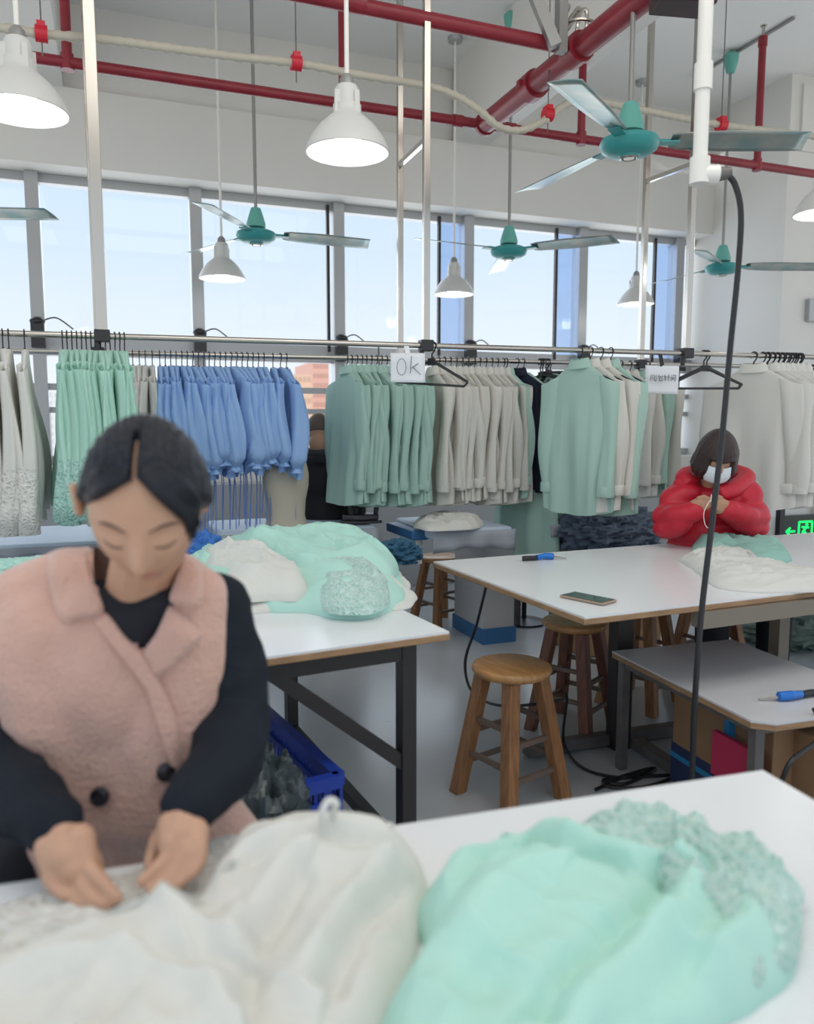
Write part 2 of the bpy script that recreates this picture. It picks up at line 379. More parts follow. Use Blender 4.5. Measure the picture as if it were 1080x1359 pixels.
# windows: six bays between mullions
mx_px = [50, 262, 448, 618, 768, 895]
WD = W+.20
MX = [atY(p, 400, WD).x for p in mx_px]
sp = MX[3]-MX[2]
bays = [MX[0]-sp]+MX+[XR]
for i in range(len(bays)-1):
    x0, x1 = bays[i], bays[i+1]
    w = empty('window_%d' % (i+1), ((x0+x1)/2, WD, SILL), kind='structure')
    fr = G(); last = i == len(bays)-2
    if not last: fr.box((x1, WD, (SILL+HEAD)/2), (.085, .13, HEAD-SILL))
    fr.box(((x0+x1)/2, WD+.02, HEAD-.03), (x1-x0, .08, .06)); fr.box(((x0+x1)/2, WD+.02, SILL+.03), (x1-x0, .10, .06))
    fr.box(((x0+x1)/2, WD+.02, 1.80), (x1-x0, .09, .13))
    fr.build('window_frame', M_alu, w, smooth=False, bevel=.004)
    g = G(); g.box(((x0+x1)/2, WD+.02, 1.52), (x1-x0, .05, .045)); g.box(((x0+x1)/2, WD+.02, 1.36), (x1-x0, .05, .04)); g.build('glazing_bar', M_alu, w, smooth=False)
    if i in (3, 4, 5) or i == 2:
        g = G(); g.box((x1-.25 if i != 2 else x1-.08, WD-.02, 2.37), (.022, .03, 1.1)); g.build('sash_edge', M_black, w, smooth=False)
        if i != 2:
            g = G(); g.box((x1-.145, WD-.005, 2.37), (.20, .006, 1.08)); g.build('tinted_pane', M_tint, w, smooth=False)
    g = G(); g.box(((x0+x1)/2, WD+.04, (SILL+HEAD)/2), (x1-x0, .008, HEAD-SILL-.02)); g.build('pane', M_glass, w, smooth=False)
    if not last:
        g = G(); zc = 1.83 if i else 1.86
        g.box((x1, W+.10, zc), (.085, .07, .17)); g.ball((x1, W+.095, zc+.09), (.05, .04, .03)); g.tube(smooth_path([(x1+.04, W+.1, zc+.1), (x1+.12, W+.12, zc+.12), (x1+.22, W+.13, zc+.05)]), .005, 6)
        tag(g.build('window_opener', M_bplastic), 'black window opener on the %s window mullion' % ['outermost left', 'second from left', 'third from left', 'fourth from left', 'fifth from left', 'rightmost'][i], 'window opener', 'black window openers on the mullions')
# buildings outside, far across the street
def building(px0, px1, top, y, col, name, label, floors=7):
    a = atY(px0, 560, y); b = atY(px1, 560, y); z1 = atY((px0+px1)/2, top, y).z
    base = -12.; g = G(); g.box(((a.x+b.x)/2, y+4, (base+z1)/2), (b.x-a.x, 8, z1-base)); 
    r = empty('building', ((a.x+b.x)/2, y+4, base), label, 'building'); g.build('facade', mat(name, col, .9), r, smooth=False)
    st = (z1-base)/floors/3
    gg = G(); k = 5
    for f in range(floors*3):
        for q in range(k): gg.box((lerp(a.x, b.x, (q+.5)/k), y-.02, base+st*(f+.5)), ((b.x-a.x)/k*.55, .1, st*.45))
    gg.build('window_glass', mat(name+'_glass', tuple(c*.75 for c in col), .3), r, smooth=False)
building(384, 414, 497, 60, (.98, .62, .42), 'orange_render', 'orange apartment tower outside the window above the seated man')
building(416, 437, 480, 75, (.95, .52, .40), 'pink_render', 'taller pinkish tower just right of the orange one outside')
building(60, 120, 520, 90, (.92, .90, .86), 'white_render', 'pale building outside behind the mint lace blouses')
building(895, 917, 548, 60, (.55, .78, .62), 'green_render', 'green clad building outside beside the bare wall pier')
building(640, 672, 566, 70, (.85, .84, .50), 'yellow_render', 'low yellow green building outside behind the hanger cluster')

# ================================================================== PIPES AND CEILING GEAR
HP = 3.0
Y1, Y2 = 3.34, 4.32; XB = 2.10
r = empty('sprinkler_pipe', (XB, 3.0, HP), 'dark red sprinkler pipework: thick main with two thinner branch lines under the ceiling', 'pipe')
def redpipe(name, a, b, rad, lab=None):
    g = G(); g.cyl(a, b, rad, n=20); o = g.build(name, M_red, r)
    if lab: o['label'] = lab
redpipe('main_pipe', (XB+.02, 1.1, HP), (XB, Y2, HP), .056)
redpipe('branch_pipe', (-3.4, Y1, HP+.02), (XB, Y1, HP), .032, 'nearer red branch pipe')
redpipe('branch_pipe', (-3.4, Y2, HP), (6.8, Y2, HP), .027, 'farther red branch pipe')
for px in (90, 455, 773, 1010):
    p = atY(px, 100, Y2); g = G(); g.cyl((p.x, Y2, HP), (p.x, Y2, 3.80), .024, n=14); g.cyl((p.x, Y2, HP-.035), (p.x, Y2, HP+.04), .031, n=14); g.cyl((p.x, Y2, 3.76), (p.x, Y2, 3.82), .03, n=14)
    o = g.build('riser', M_red, r)
    g = G(); g.cyl((p.x, Y2, 3.82), (p.x, Y2, 3.88), .010, n=8); g.cyl((p.x, Y2, 3.885), (p.x, Y2, 3.89), .022, n=12); g.build('sprinkler_head', M_steel, r)
for a, b, q in (((XB, Y2-.02, HP), (XB, Y2+.0, HP), .065), ((XB+.005, 3.72, HP), (XB+.005, 3.80, HP), .072), ((XB, 3.30, HP), (XB, 3.40, HP), .070), ((.98, Y1, HP+.012), (1.06, Y1, HP+.012), .040), ((2.3, Y2, HP), (2.24, Y2, HP), .033), ((1.9, Y2, HP), (1.96, Y2, HP), .033)):
    g = G(); g.cyl(a, b, q, n=20)
    if q > .068:
        for s in (-1, 1): g.box((Vector(a)+Vector(b))/2+Vector((s*q, 0, 0)), (.035, .03, .03))
    g.build('pipe_coupling', M_red, r)
# hanging steel braces above the pipe crossing
pj = Vector((XB, Y1, HP+.06))
r = empty('pipe_brace', pj, 'pair of grey steel channel braces hanging over the crossing of the red pipes', 'brace')
a = atD(700, -30, 3.75); g = G(); g.bar(atD(737, 62, 3.75), a, .05, .05); g.build('channel', M_grey if False else M_rod, r, smooth=False)
g = G(); g.bar(atD(744, 70, 3.8), atD(746, -40, 3.8), .045, .045); g.build('channel', M_rod, r, smooth=False)
g = G()
for dx in (-.05, 0, .03): g.tube(smooth_path([atD(735, 60, 3.77)+Vector((dx*.3, 0, 0)), pj+Vector((dx, 0, .12)), pj+Vector((dx*1.6, 0, .04)), pj+Vector((dx, .03, -.02))]), .010, 8)
g.tube([pj+Vector((.09*cos(a), .09*sin(a), .03)) for a in [i*pi/8 for i in range(17)]], .008, 6); g.build('swivel_clamp', M_steel, r)
g = G(); g.box(atD(906, -2, 2.95), (.20, .12, .07), rot=-YAW+.15); g.box(atD(906, -2, 2.95)+Vector((0, 0, .05)), (.24, .14, .02), rot=-YAW+.15)
tag(g.build('pipe_bracket', mat('dark_maroon_steel', (.035, .012, .016), .5), smooth=False, bevel=.004), 'dark maroon bracket at the top edge beside the thick red pipe', 'bracket')

# beige corrugated conduit with red clips on wires
YK = 3.52
kp = [atY(x, y, YK) for x, y in ((-160, 18), (0, 37), (55, 45), (150, 54), (300, 74), (393, 84), (480, 100), (560, 113), (600, 125), (635, 146), (662, 168), (690, 173), (722, 160), (752, 138), (790, 135), (850, 146), (957, 166), (1080, 181), (1200, 200))]
raw = smooth_path(kp, 40); pts = [raw[0]]
for q in raw:
    if (q-pts[-1]).length > .0095: pts.append(q)
g = G(); rs = [.0175+.0016*(1 if (i//2) % 2 else -1) for i in range(len(pts))]
g.tube(pts, rs, 12); tag(g.build('conduit', M_conduit, angle=60), 'beige corrugated flexible conduit sagging across under the red pipes', 'conduit')
for (px, py), lb in (((55, 45), 'red clip and wire holding the conduit at the far left above the lamp'), ((393, 84), 'red clip and wire holding the conduit left of the middle lamp'), ((727, 152), 'red clip on the conduit below the thick red pipe'), ((957, 166), 'red clip and wire holding the conduit right of the white pipe')):
    p = atY(px, py, YK); r = empty('conduit_clip', p-Vector((0, 0, .08)), lb, 'clip', 'red clips holding up the conduit')
    g = G(); g.tube([p+Vector((-.022, 0, 0)), p+Vector((.022, 0, 0))], .032, 14); g.box(p+Vector((0, 0, .03)), (.03, .05, .02)); g.build('clip', M_redclip, r)
    g = G(); g.cyl(p+Vector((0, 0, -.08)), (p.x, p.y, C), .0028, n=6); g.build('wire', M_grey, r)

# ceiling fans
def fan(px, py, zm, ang, label, tilt=0, py_y=None):
    p = atZ(px, py, zm); top = C if True else 0
    r = empty('ceiling_fan', (p.x, p.y, p.z), label, 'ceiling fan', 'teal ceiling fans'); r.location.z = zm
    ORG[r.name] = Vector((0, 0, 0)); r['zz'] = 0; del r['zz']
    g = G(); g.lathe([(0, -.052), (.04, -.052), (.045, -.045), (.085, -.04), (.115, -.022), (.125, 0), (.118, .018), (.09, .03), (.05, .036), (0, .036)], n=40); g.build('motor', M_teal, r)
    mo_ = r.children[0]; g = G(); g.lathe([(0, -.058), (.022, -.058), (.026, -.05), (.0, -.05)]); g.tube([(.033*cos(a), .033*sin(a), -.053) for a in [i*pi/10 for i in range(21)]], .005, 6); ORG[mo_.name] = Vector((0, 0, 0)); g.build('motor_cap', M_steel, mo_)
    g = G(); g.lathe([(0, .045), (.035, .045), (.058, .05), (.060, .07), (.045, .12), (.030, .165), (.018, .17), (0, .17)], n=28); g.build('canopy', M_tealcone, r)
    g = G(); g.cyl((0, 0, .03), (0, 0, C-zm), .0105, n=12); g.build('rod', M_rod, r)
    g = G(); h = C-zm; g.lathe([(0, h-.16), (.03, h-.155), (.05, h-.08), (.055, h-.035), (.04, h-.02), (0, h-.02)], n=24); g.build('ceiling_cup', M_tealcone, r)
    for k in range(3):
        a = ang+k*2*pi/3; Mz = Matrix.Rotation(a, 4, 'Z')
        g = G(); g.box((.15, 0, .004), (.11, .05, .006)); g.cyl((.115, 0, .012), (.17, 0, .012), .009, n=8)
        g.tr(Mz); arm = g.build('blade_arm', M_teal, r)
        g = G(); n = 14; vs = []
        for i in range(n+1):
            t = i/n; x = .17+.55*t; w = lerp(.052, .068, sstep(0, .5, t)); 
            if i == 0: w = .04
            for j in range(7):
                y = lerp(-w, w, j/6); xx = x + (.02*(j/6) if i == n else 0)
                vs.append((xx, y, .012-.30*y*(1-.3*t)+.004*(1-(y/w)**2)-.012*t))
        fs = [(i*7+j, i*7+j+1, (i+1)*7+j+1, (i+1)*7+j) for i in range(n) for j in range(6)]
        g.add(vs, fs); g.tr(Mz); g.build('blade', M_blade, r, solid=.003)
    return r
th = -YAW
ZF = 2.43
fan(675, 334, ZF, th+pi/2, 'teal ceiling fan over the middle windows, right of the ok sign')
fan(340, 313, ZF, th+radians(18), 'teal ceiling fan in front of the second window from the left pole')
fan(958, 356, ZF, th+radians(-4), 'teal ceiling fan furthest right, in front of the wall pier')
fan(-100, 286, ZF, th+radians(-2), 'teal ceiling fan mostly out of frame, one blade showing at the left edge')
fan(835, 192, ZF, th+radians(-3), 'nearest large teal ceiling fan, beside the white pipe')
# pendant lamps
def pendant(px, py, d, label, big=True):
    p = atD(px, py, d); r = empty('pendant_lamp', p, label, 'pendant lamp', 'white pendant lamps'); ORG[r.name] = Vector((0, 0, 0))
    g = G(); pr = [(.150, 0), (.147, .012), (.128, .05), (.098, .09), (.066, .118), (.050, .130), (.050, .160)]
    inn = [(q-.004, z-.001) for q, z in reversed(pr[:-1])]
    g.lathe(pr+[(.0, .160)]+[(.045, .125)]+inn+[pr[0]], n=48); sh = g.build('lamp_shade', M_lamp, r, angle=60)
    g = G(); g.lathe([(0, .155), (.043, .155), (.043, .21), (.036, .225), (0, .225)], n=28)
    for k in range(4):
        a = k*pi/2+.5; g.bar((.050*cos(a), .050*sin(a), .12), (.048*cos(a), .048*sin(a), .20), .018, .008)
    so = g.build('lamp_socket', M_lamp, r)
    g = G(); g.lathe([(0, .222), (.027, .222), (.025, .25), (.012, .265), (0, .265)], n=20); g.build('cord_grip', M_rod, r)
    g = G(); g.cyl((0, 0, .26), (0, 0, C-p.z), .0085, n=10); g.build('stem', M_pvc, r)
    g = G(); h = C-p.z; g.lathe([(0, h-.03), (.05, h-.03), (.055, h), (0, h)], n=20); g.build('ceiling_rose', M_alu, r)
    g = G(); g.lathe([(0, -.018), (.030, -.014), (.046, 0), (.050, .03), (.045, .07), (.025, .10), (0, .105)], n=28); g.build('bulb', M_bulb, so)
    l = bpy.data.lights.new('bulb_light', 'POINT'); l.energy = .8; l.color = (1, .98, .95); l.shadow_soft_size = .05
    lo = bpy.data.objects.new('bulb_light', l); COL.objects.link(lo); lo.parent = r; lo.location = (0, 0, -.035)
pendant(461, 203, 2.90, 'large white pendant lamp in the middle of the near row')
pendant(28, 148, 2.70, 'white pendant lamp at the top left edge')
pendant(295, 370, 5.2, 'small far pendant lamp left of the ok sign, beside a fan')
pendant(602, 391, 5.85, 'small far pendant lamp between the middle window mullions')
pendant(843, 404, 6.55, 'small far pendant lamp hanging just left of the thin rack posts at right')
pendant(1094, 284, 4.1, 'pendant lamp cut off by the right edge of the frame')
for (px, py) in ((690, 22), (973, 72)):   # thin surface conduits on the ceiling
    a = atZ(px, py, C-.012); g = G(); g.box((a.x, a.y-.1, C-.012), (.02, .9, .016))
    g.cyl((a.x, a.y+.36, C-.045), (a.x, a.y+.36, C-.01), .045, n=16)
    tag(g.build('ceiling_conduit', M_alu if px == 690 else M_rod, smooth=False), 'thin conduit on the ceiling running to the %s fan' % ('middle' if px == 690 else 'right-hand'), 'conduit')
# white pvc drop pipe and black hose
r = empty('drop_pipe', atD(928, 238, 2.25), 'white plastic pipe dropping from the ceiling to an elbow', 'pipe')
a = atD(928, 232, 2.25); tp = Vector((a.x, a.y, C))
g = G(); g.cyl(a, tp, .0195, n=20); zc = atD(932, 110, 2.25).z; g.cyl((a.x, a.y, zc-.02), (a.x, a.y, zc+.05), .0245, n=20); g.build('pipe', M_pvc, r)
b = a+RT*.075+Vector((0, 0, .0))
g = G(); g.cyl(a+Vector((0, 0, .045)), a-Vector((0, 0, .025)), .027, n=20); g.cyl(a-RT*.01-Vector((0, 0, .0)), a+RT*.05, .026, n=20); g.build('elbow', M_pvc, r)
g = G(); g.cyl(a+RT*.045, a+RT*.085+Vector((0, 0, .006)), .020, .016, n=16); g.build('hose_coupling', M_grey, r)
hp = [a+RT*.085+Vector((0, 0, .006))]+[atD(x, y, d) for x, y, d in ((962, 229, 2.25), (975, 245, 2.25), (983, 285, 2.25), (979, 360, 2.24), (969, 460, 2.22), (958, 580, 2.2), (944, 700, 2.16), (930, 820, 2.12), (922, 930, 2.1))]
fz = hp[-1]; hp += [Vector((fz.x, fz.y, .35)), Vector((fz.x+.01, fz.y-.01, .06)), Vector((fz.x+.10, fz.y-.03, .014))]
g = G(); g.tube(smooth_path(hp, 8), .0085, 10); tag(g.build('air_hose', M_rubber), 'black air hose hanging from the white pipe to the floor', 'hose')

# ================================================================== THE RACK
RZ = 1.61
R1a, R1b = atZ(0, 442, RZ), atZ(1080, 474, RZ)
R2a, R2b = atZ(0, 465, RZ), atZ(1080, 488, RZ)
def railpt(rail, px):
    """point of the rail seen in column px"""
    a, b = rail; d = ray(px, 480); nrm = Vector((d.y, -d.x, 0)); t = -(a-CAM).dot(nrm)/((b-a).dot(nrm)); return a+(b-a)*t
RAIL1, RAIL2 = (R1a, R1b), (R2a, R2b)
r = empty('clothes_rack', (1.4, 3.5, RZ), 'stainless clothes rack of two long rails hung from the ceiling on posts', 'clothes rack')
for ra, rb in (RAIL1, RAIL2):
    d = (rb-ra); g = G(); g.cyl(ra-d*.12, rb+d*.12, .0125, n=16); g.build('rail', M_steel, r)
posts = []
for rail, pxs in ((RAIL1, (137, 565, 910)), (RAIL2, (131, 531, 850))):
    for px in pxs:
        p = railpt(rail, px); posts.append(p); w = .030 if rail is RAIL2 else (.045 if px == 137 else .030)
        g = G(); g.box((p.x, p.y, (RZ+C)/2), (w, w, C-RZ)); g.build('post', M_steel, r, smooth=False, bevel=.003)
        g = G(); g.box((p.x, p.y, RZ), (.06, .05, .05)); g.cyl((p.x-.02, p.y, RZ+.02), (p.x-.02, p.y, RZ-.06), .012, n=10); g.build('clamp', M_bplastic, r, smooth=False, bevel=.004)
for i in range(3):
    a, b = posts[i], posts[i+3]; z0 = (3.05, 2.50, 2.52)[i]
    g = G(); g.bar((a.x, a.y, z0), (b.x, b.y, z0+.12), .022, .022); g.build('brace', M_steel, r, smooth=False)

# ------------------------------------------------------------------ hangers
def hanger_mesh(thick=False):
    g = G(); q = .0055 if thick else .0035
    g.tube([(0, .017*cos(a), .017*sin(a)) for a in [radians(-50+i*22) for i in range(12)]]+[(0, -.010, -.022), (0, 0, -.035), (0, 0, -.06)], q*.75, 6)
    arm = [(0, 0, -.066), (0, .05, -.088), (0, .12, -.122), (0, .185, -.152)]
    for s in (-1, 1):
        g.tube([(x, y*s, z) for x, y, z in arm], [q*1.4, q*1.3, q*1.2, q*1.1], 6)
    g.tube([(0, -.185, -.152), (0, -.17, -.172), (0, .17, -.172), (0, .185, -.152)] if thick else [(0, -.185, -.152), (0, .185, -.152)], q, 6)
    g.box((0, 0, -.072), (.01, .035, .03)); return g
protos = {}
def hanger(p, rot, label, group, thick=False, tilt=0):
    k = 'h%d' % thick
    if k not in protos:
        g = hanger_mesh(thick); o = bpy.data.objects.new('clothes_hanger', g.mesh('clothes_hanger', M_bplastic)); protos[k] = o
    else: o = protos[k].copy()
    COL.objects.link(o); o.location = p; o.rotation_euler = (tilt, 0, rot); tag(o, label, 'clothes hanger', group); return o

# ------------------------------------------------------------------ garments (hung: rail at the origin, width along y)
def garment(kind, seed):
    """parts of one hanging garment: list of (name, G, material)"""
    rnd = random.Random(seed*31+hash(kind) % 97 if False else seed*31+len(kind)); P = dict(
        shirt=dict(L=.70, wb=.235, Ls=.56, sl='straight', th=.030, m=M_mint),
        lace=dict(L=.62, wb=.20, Ls=.60, sl='bell', th=.028, m=M_mintlace),
        puff=dict(L=.53, wb=.20, Ls=.42, sl='puff', th=.030, m=M_blue),
        dress=dict(L=1.07, wb=.27, Ls=.0, sl=None, th=.055, m=M_mint),
        jacket=dict(L=.66, wb=.25, Ls=.60, sl='straight', th=.045, m=M_navy))[kind]
    out = []; ph = [rnd.uniform(0, 6.3) for _ in range(8)]
    L, wb, th = P['L'], P['wb'], P['th']; zt = -.062
    rows, cols = 26, 56; vs = []
    for i in range(rows+1):
        t = i/rows; z = zt-.085*min(1, t/.16)**1.0 if t < .16 else zt-.085-(L-.085)*(t-.16)/.84
        if t < .16: s = t/.16; hw = lerp(.050, .195, s**.9)
        else: hw = lerp(.195, wb, sstep(0, 1, (t-.16)/.84))
        q = lerp(.014, th, sstep(0, .6, t))*(1+.15*sin(6*t+ph[0]))
        if kind == 'lace': q *= 1+.5*t
        for j in range(cols):
            a = 2*pi*j/cols; ca, sa = cos(a), sin(a)
            y = hw*(abs(ca)**.8)*(1 if ca > 0 else -1)
            fold = sstep(.08, .8, t)
            x = q*sa + fold*(.014*sin(y*26+ph[1]+2.0*t)+.009*sin(y*53+ph[2]-1.5*t)+.010*sin(4*t+ph[5]))
            x += fold*.004*sin(y*95+ph[3]+(1.5 if sa > 0 else 0))
            zz = z-(.028*(1-(y/hw)**2) if kind in ('shirt', 'jacket') else .012*sin(y*70+ph[4]))*sstep(.85, 1, t)
            vs.append((x, y, zz))
    fs = [(i*cols+j, (i+1)*cols+j, (i+1)*cols+(j+1) % cols, i*cols+(j+1) % cols) for i in range(rows) for j in range(cols)]
    fs.append(tuple(range(cols)))
    g = G(); g.add(vs, fs); out.append(('body', g, P['m']))
    if P['sl']:
        for s in (-1, 1):
            n = 22; sec = 20; vs = []; Ls = P['Ls']*(1+rnd.uniform(-.03, .03)); pa = rnd.uniform(0, 6); sx_ = rnd.uniform(-.015, .015)
            for i in range(n+1):
                t = i/n; z = zt-.075-Ls*t; y = s*(.185+.035*sin(pi*min(1, t*1.2)*.5)-.02*t); x = sx_*t+.010*sin(5*t+pa)
                if P['sl'] == 'straight': ry = lerp(.062, .046, t)+.006*sin(8*t+pa); rx = .024+.006*sin(7*t+pa)
                elif P['sl'] == 'puff': ry = lerp(.05, .075, sstep(0, .75, t)); rx = lerp(.022, .045, sstep(0, .7, t)); k = 1-.62*sstep(.86, .97, t)+.25*sstep(.97, 1, t); ry *= k; rx *= k
                else: ry = lerp(.045, .085, t**1.3)*(1-.45*sstep(.90, 1, t)*(1 if (s < 0) else .6)); rx = lerp(.018, .036, t)
                for j in range(sec):
                    a = 2*pi*j/sec; w = 1+.13*sin(3*a+pa+3*t)+.08*sin(5*a-pa)
                    vs.append((x+rx*w*sin(a), y+ry*w*cos(a), z+(.02 if i == 0 else 0)*(-s*cos(a))*1.0))
            fs = [(i*sec+j, (i+1)*sec+j, (i+1)*sec+(j+1) % sec, i*sec+(j+1) % sec) for i in range(n) for j in range(sec)]
            g = G()
            if P['sl'] == 'bell':
                k = int(n*.60); g.add(vs[:(k+1)*sec], fs[:k*sec]); out.append(('sleeve', g, P['m']))
                g = G(); g.add(vs[k*sec:], [tuple(q-k*sec for q in f) for f in fs[k*sec:]]); out.append(('lace_trim', g, 'LACE'))
            else:
                g.add(vs, fs); out.append(('sleeve', g, P['m']))
            if P['sl'] == 'straight':
                g = G(); zc = zt-.075-Ls; yc = s*(.185+.035-.02); cv = []
                for i, zz in enumerate((.045, .04, .0, -.005)):
                    for j in range(sec):
                        a = 2*pi*j/sec; q = (1.02, 1.10, 1.12, 1.05)[i]; cv.append((sx_+.010*sin(5+pa)+.027*q*sin(a), yc+.049*q*cos(a), zc+zz))
                g.add(cv, [(i*sec+j, (i+1)*sec+j, (i+1)*sec+(j+1) % sec, i*sec+(j+1) % sec) for i in range(3) for j in range(sec)])
                out.append(('cuff', g, P['m']))
    if kind in ('shirt', 'jacket'):
        g = G(); cv = []; n = 24
        for i, (q, z) in enumerate(((1.0, -.072), (1.05, -.035), (1.25, -.05), (1.45, -.078))):
            for j in range(n):
                a = 2*pi*j/n; cv.append((.024*q*sin(a), .052*q*cos(a), z-.012*max(0, -sin(a))))
        g.add(cv, [(i*n+j, (i+1)*n+j, (i+1)*n+(j+1) % n, i*n+(j+1) % n) for i in range(3) for j in range(n)])
        out.append(('collar', g, P['m']))
        g = G()
        for k in range(5): g.ball((-th-.014, .005, -.16-.11*k), (.003, .006, .006), 8, 6)
        out.append(('button', g, M_cream)) if False else None
    if kind == 'puff':
        for s in (-1, 1):
            g = G(); ll = rnd.uniform(.26, .42); y = s*rnd.uniform(.05, .16)
            g.tube([(.0, y, zt-.45), (.01, y+.01*s, zt-.6), (.004*sin(ph[1]), y+.015*s, zt-.50-ll)], [.007, .007, .007], 6, sy=.3, axis=(0, 1, 0)); out.append(('ribbon', g, M_ribbon))
    return out
LACEOF = {}
def make_garment(kind, m, lace, seed, name):
    """prototype of a garment in one colour"""
    r = bpy.data.objects.new(name, None); COL.objects.link(r); r.empty_display_size = .05; ORG[r.name] = Vector((0, 0, 0))
    prev = None
    for nm, g, mm in garment(kind, seed):
        mm2 = lace if mm == 'LACE' else (mm if nm in ('ribbon', 'button') else m)
        me = g.mesh(nm, mm2, angle=75); o = bpy.data.objects.new(nm, me); COL.objects.link(o); o.parent = prev if (nm in ('cuff', 'lace_trim') and prev) else r
        if nm == 'sleeve': prev = o
    return r
GP = {}
def hang(kind, m, rail, px, rot, label, group, cat='shirt', lace=None, seeds=3, name=None, hlabel=None, hgroup=None, thick=False, drop=0, scale=1.0, wscale=1.0, jz=.02, rnd=random.Random(5)):
    p = railpt(rail, px); base = atan2(rail[1].y-rail[0].y, rail[1].x-rail[0].x)
    key = (kind, m.name, rnd.randrange(seeds))
    if key not in GP: o = GP[key] = make_garment(kind, m, lace, key[2]+1, name or 'hanging_shirt')
    else: o = dup(GP[key])
    o.location = p-Vector((0, 0, drop)); o.rotation_euler = (0, rnd.uniform(-.03, .03), base+rot); o.scale = (1, wscale, scale*rnd.uniform(1-jz, 1+jz))
    tag(o, label, cat, group)
    hanger(p, base+rot, hlabel or 'black hanger hook on the rail above one of the %s' % group, hgroup or 'hangers of the %s' % group, thick)
    return o
R_ = random.Random(11)
ORD = 'first second third fourth fifth sixth seventh eighth ninth tenth eleventh twelfth thirteenth fourteenth fifteenth sixteenth seventeenth eighteenth nineteenth twentieth twenty-first twenty-second twenty-third twenty-fourth'.split()
def row(kind, m, rail, pxs, rot, label, group, **k):
    jit = k.pop('jit', .10); k.pop('hlabel', None)
    for i, px in enumerate(pxs):
        o_ = 'leftmost' if i == 0 else 'rightmost' if i == len(pxs)-1 else ORD[i]+' from left'
        hang(kind, m, rail, px, rot+R_.uniform(-jit, jit), '%s, %s in its row' % (label, o_), group, hlabel='hanger of the %s of the %s' % (o_, group), **k)
def lin(a, b, n): return [lerp(a, b, i/(n-1)) for i in range(n)]
M_lacewhite = M_wlace
row('lace', M_whitefab, RAIL1, [-18, -6, 5, 13, 34], .12, 'white lace-sleeved blouse at the left edge', 'white lace blouses at the left edge', lace=M_wlace, name='lace_blouse', cat='blouse', scale=1.02)
row('lace', M_mintlace, RAIL1, lin(84, 166, 14), .10, 'mint blouse with lace sleeve ends', 'mint lace blouses', lace=M_mlace2, name='lace_blouse', cat='blouse', scale=.98)
row('lace', M_whitefab, RAIL2, [176, 185, 193, 202], .12, 'white blouse between the mint and blue blouses', 'white blouses beside the blue ones', lace=M_wlace, name='lace_blouse', cat='blouse')
row('puff', M_blue, RAIL2, lin(212, 350, 20)+[362, 372, 380], .20, 'blue puff-sleeved blouse with ribbons', 'blue puff-sleeved blouses', name='puff_sleeve_blouse', cat='blouse', jit=.16, jz=.06)
row('shirt', M_mint, RAIL2, lin(460, 552, 15), .16, 'mint shirt below the ok sign', 'mint shirts below the ok sign', jit=.12)
row('shirt', M_cream, RAIL2, lin(574, 668, 13), .16, 'cream shirt right of the ok sign', 'cream shirts right of the ok sign', jit=.12)
hang('shirt', M_mint, RAIL2, 672, .2, 'single mint shirt between the cream row and the navy jacket', None, hlabel='hanger of the single mint shirt beside the navy jacket', hgroup=None)
hang('jacket', M_navy, RAIL2, 686, .50, 'dark navy jacket at the right end of the cream shirts', None, cat='jacket', name='hanging_jacket', hlabel='hanger of the navy jacket', scale=.98)
p = railpt(RAIL2, 712)
for k, (px, dr, rt, lb) in enumerate(((694, .02, .35, 'long mint dress hanging lowest behind the navy jacket'), (727, .03, .55, 'long mint dress with a lace hem hanging lowest behind the mint and white shirts'))):
    hang('dress', M_mint, RAIL2, px, rt, lb, None, cat='dress', name='hanging_dress', hlabel='hanger of the long mint dress %s' % ('nearer the navy jacket' if k == 0 else 'with the lace hem'), scale=1.0)
for i, (px, m, lb, rt) in enumerate(((766, M_mint, 'mint shirt turned to show its back, beside the hanger cluster', .50), (780, M_cream, 'cream shirt right behind the turned mint shirt', .42), (794, M_cream, 'second cream shirt behind the turned mint shirt', .38), (807, M_mint, 'narrow strip of mint shirt after the two cream ones', .34))):
    hang('shirt', m, RAIL1, px+3, rt, lb, None, wscale=.84, hlabel='hanger of the %s' % lb)
for i, (px, m, lb, rt) in enumerate(((824, M_whitefab, 'white shirt with its collar showing, left of the handwritten sign', .34), (836, M_cream, 'cream shirt behind the white collared one, left of the handwritten sign', .30), (848, M_mint, 'mint shirt partly below the left edge of the handwritten sign', .28), (860, M_cream, 'cream shirt hanging below the handwritten sign', .34))):
    hang('shirt', m, RAIL2, px, rt, lb, None, hlabel='hanger of the %s' % lb)
hang('shirt', M_whitefab, RAIL1, 1000, .60, 'white shirt facing out with collar and button front, behind the woman in red', None, thick=True, hlabel='thick black hanger in the white shirt that faces out')
row('shirt', M_whitefab, RAIL1, lin(1018, 1060, 7), .38, 'white shirt behind the woman in red', 'white shirts at the right edge', jit=.06, thick=True)
for i, px in enumerate(lin(1012, 1062, 9)): hanger(railpt(RAIL1, px), .45+R_.uniform(-.1, .1), 'empty black hanger among the white shirts at right, %s from left' % ORD[i], 'empty hangers at the right edge', True)
row('shirt', M_whitefab, RAIL2, [1066, 1078, 1090], .6, 'white shirt on the far rail at the right edge', 'white shirts on the far rail', thick=True)
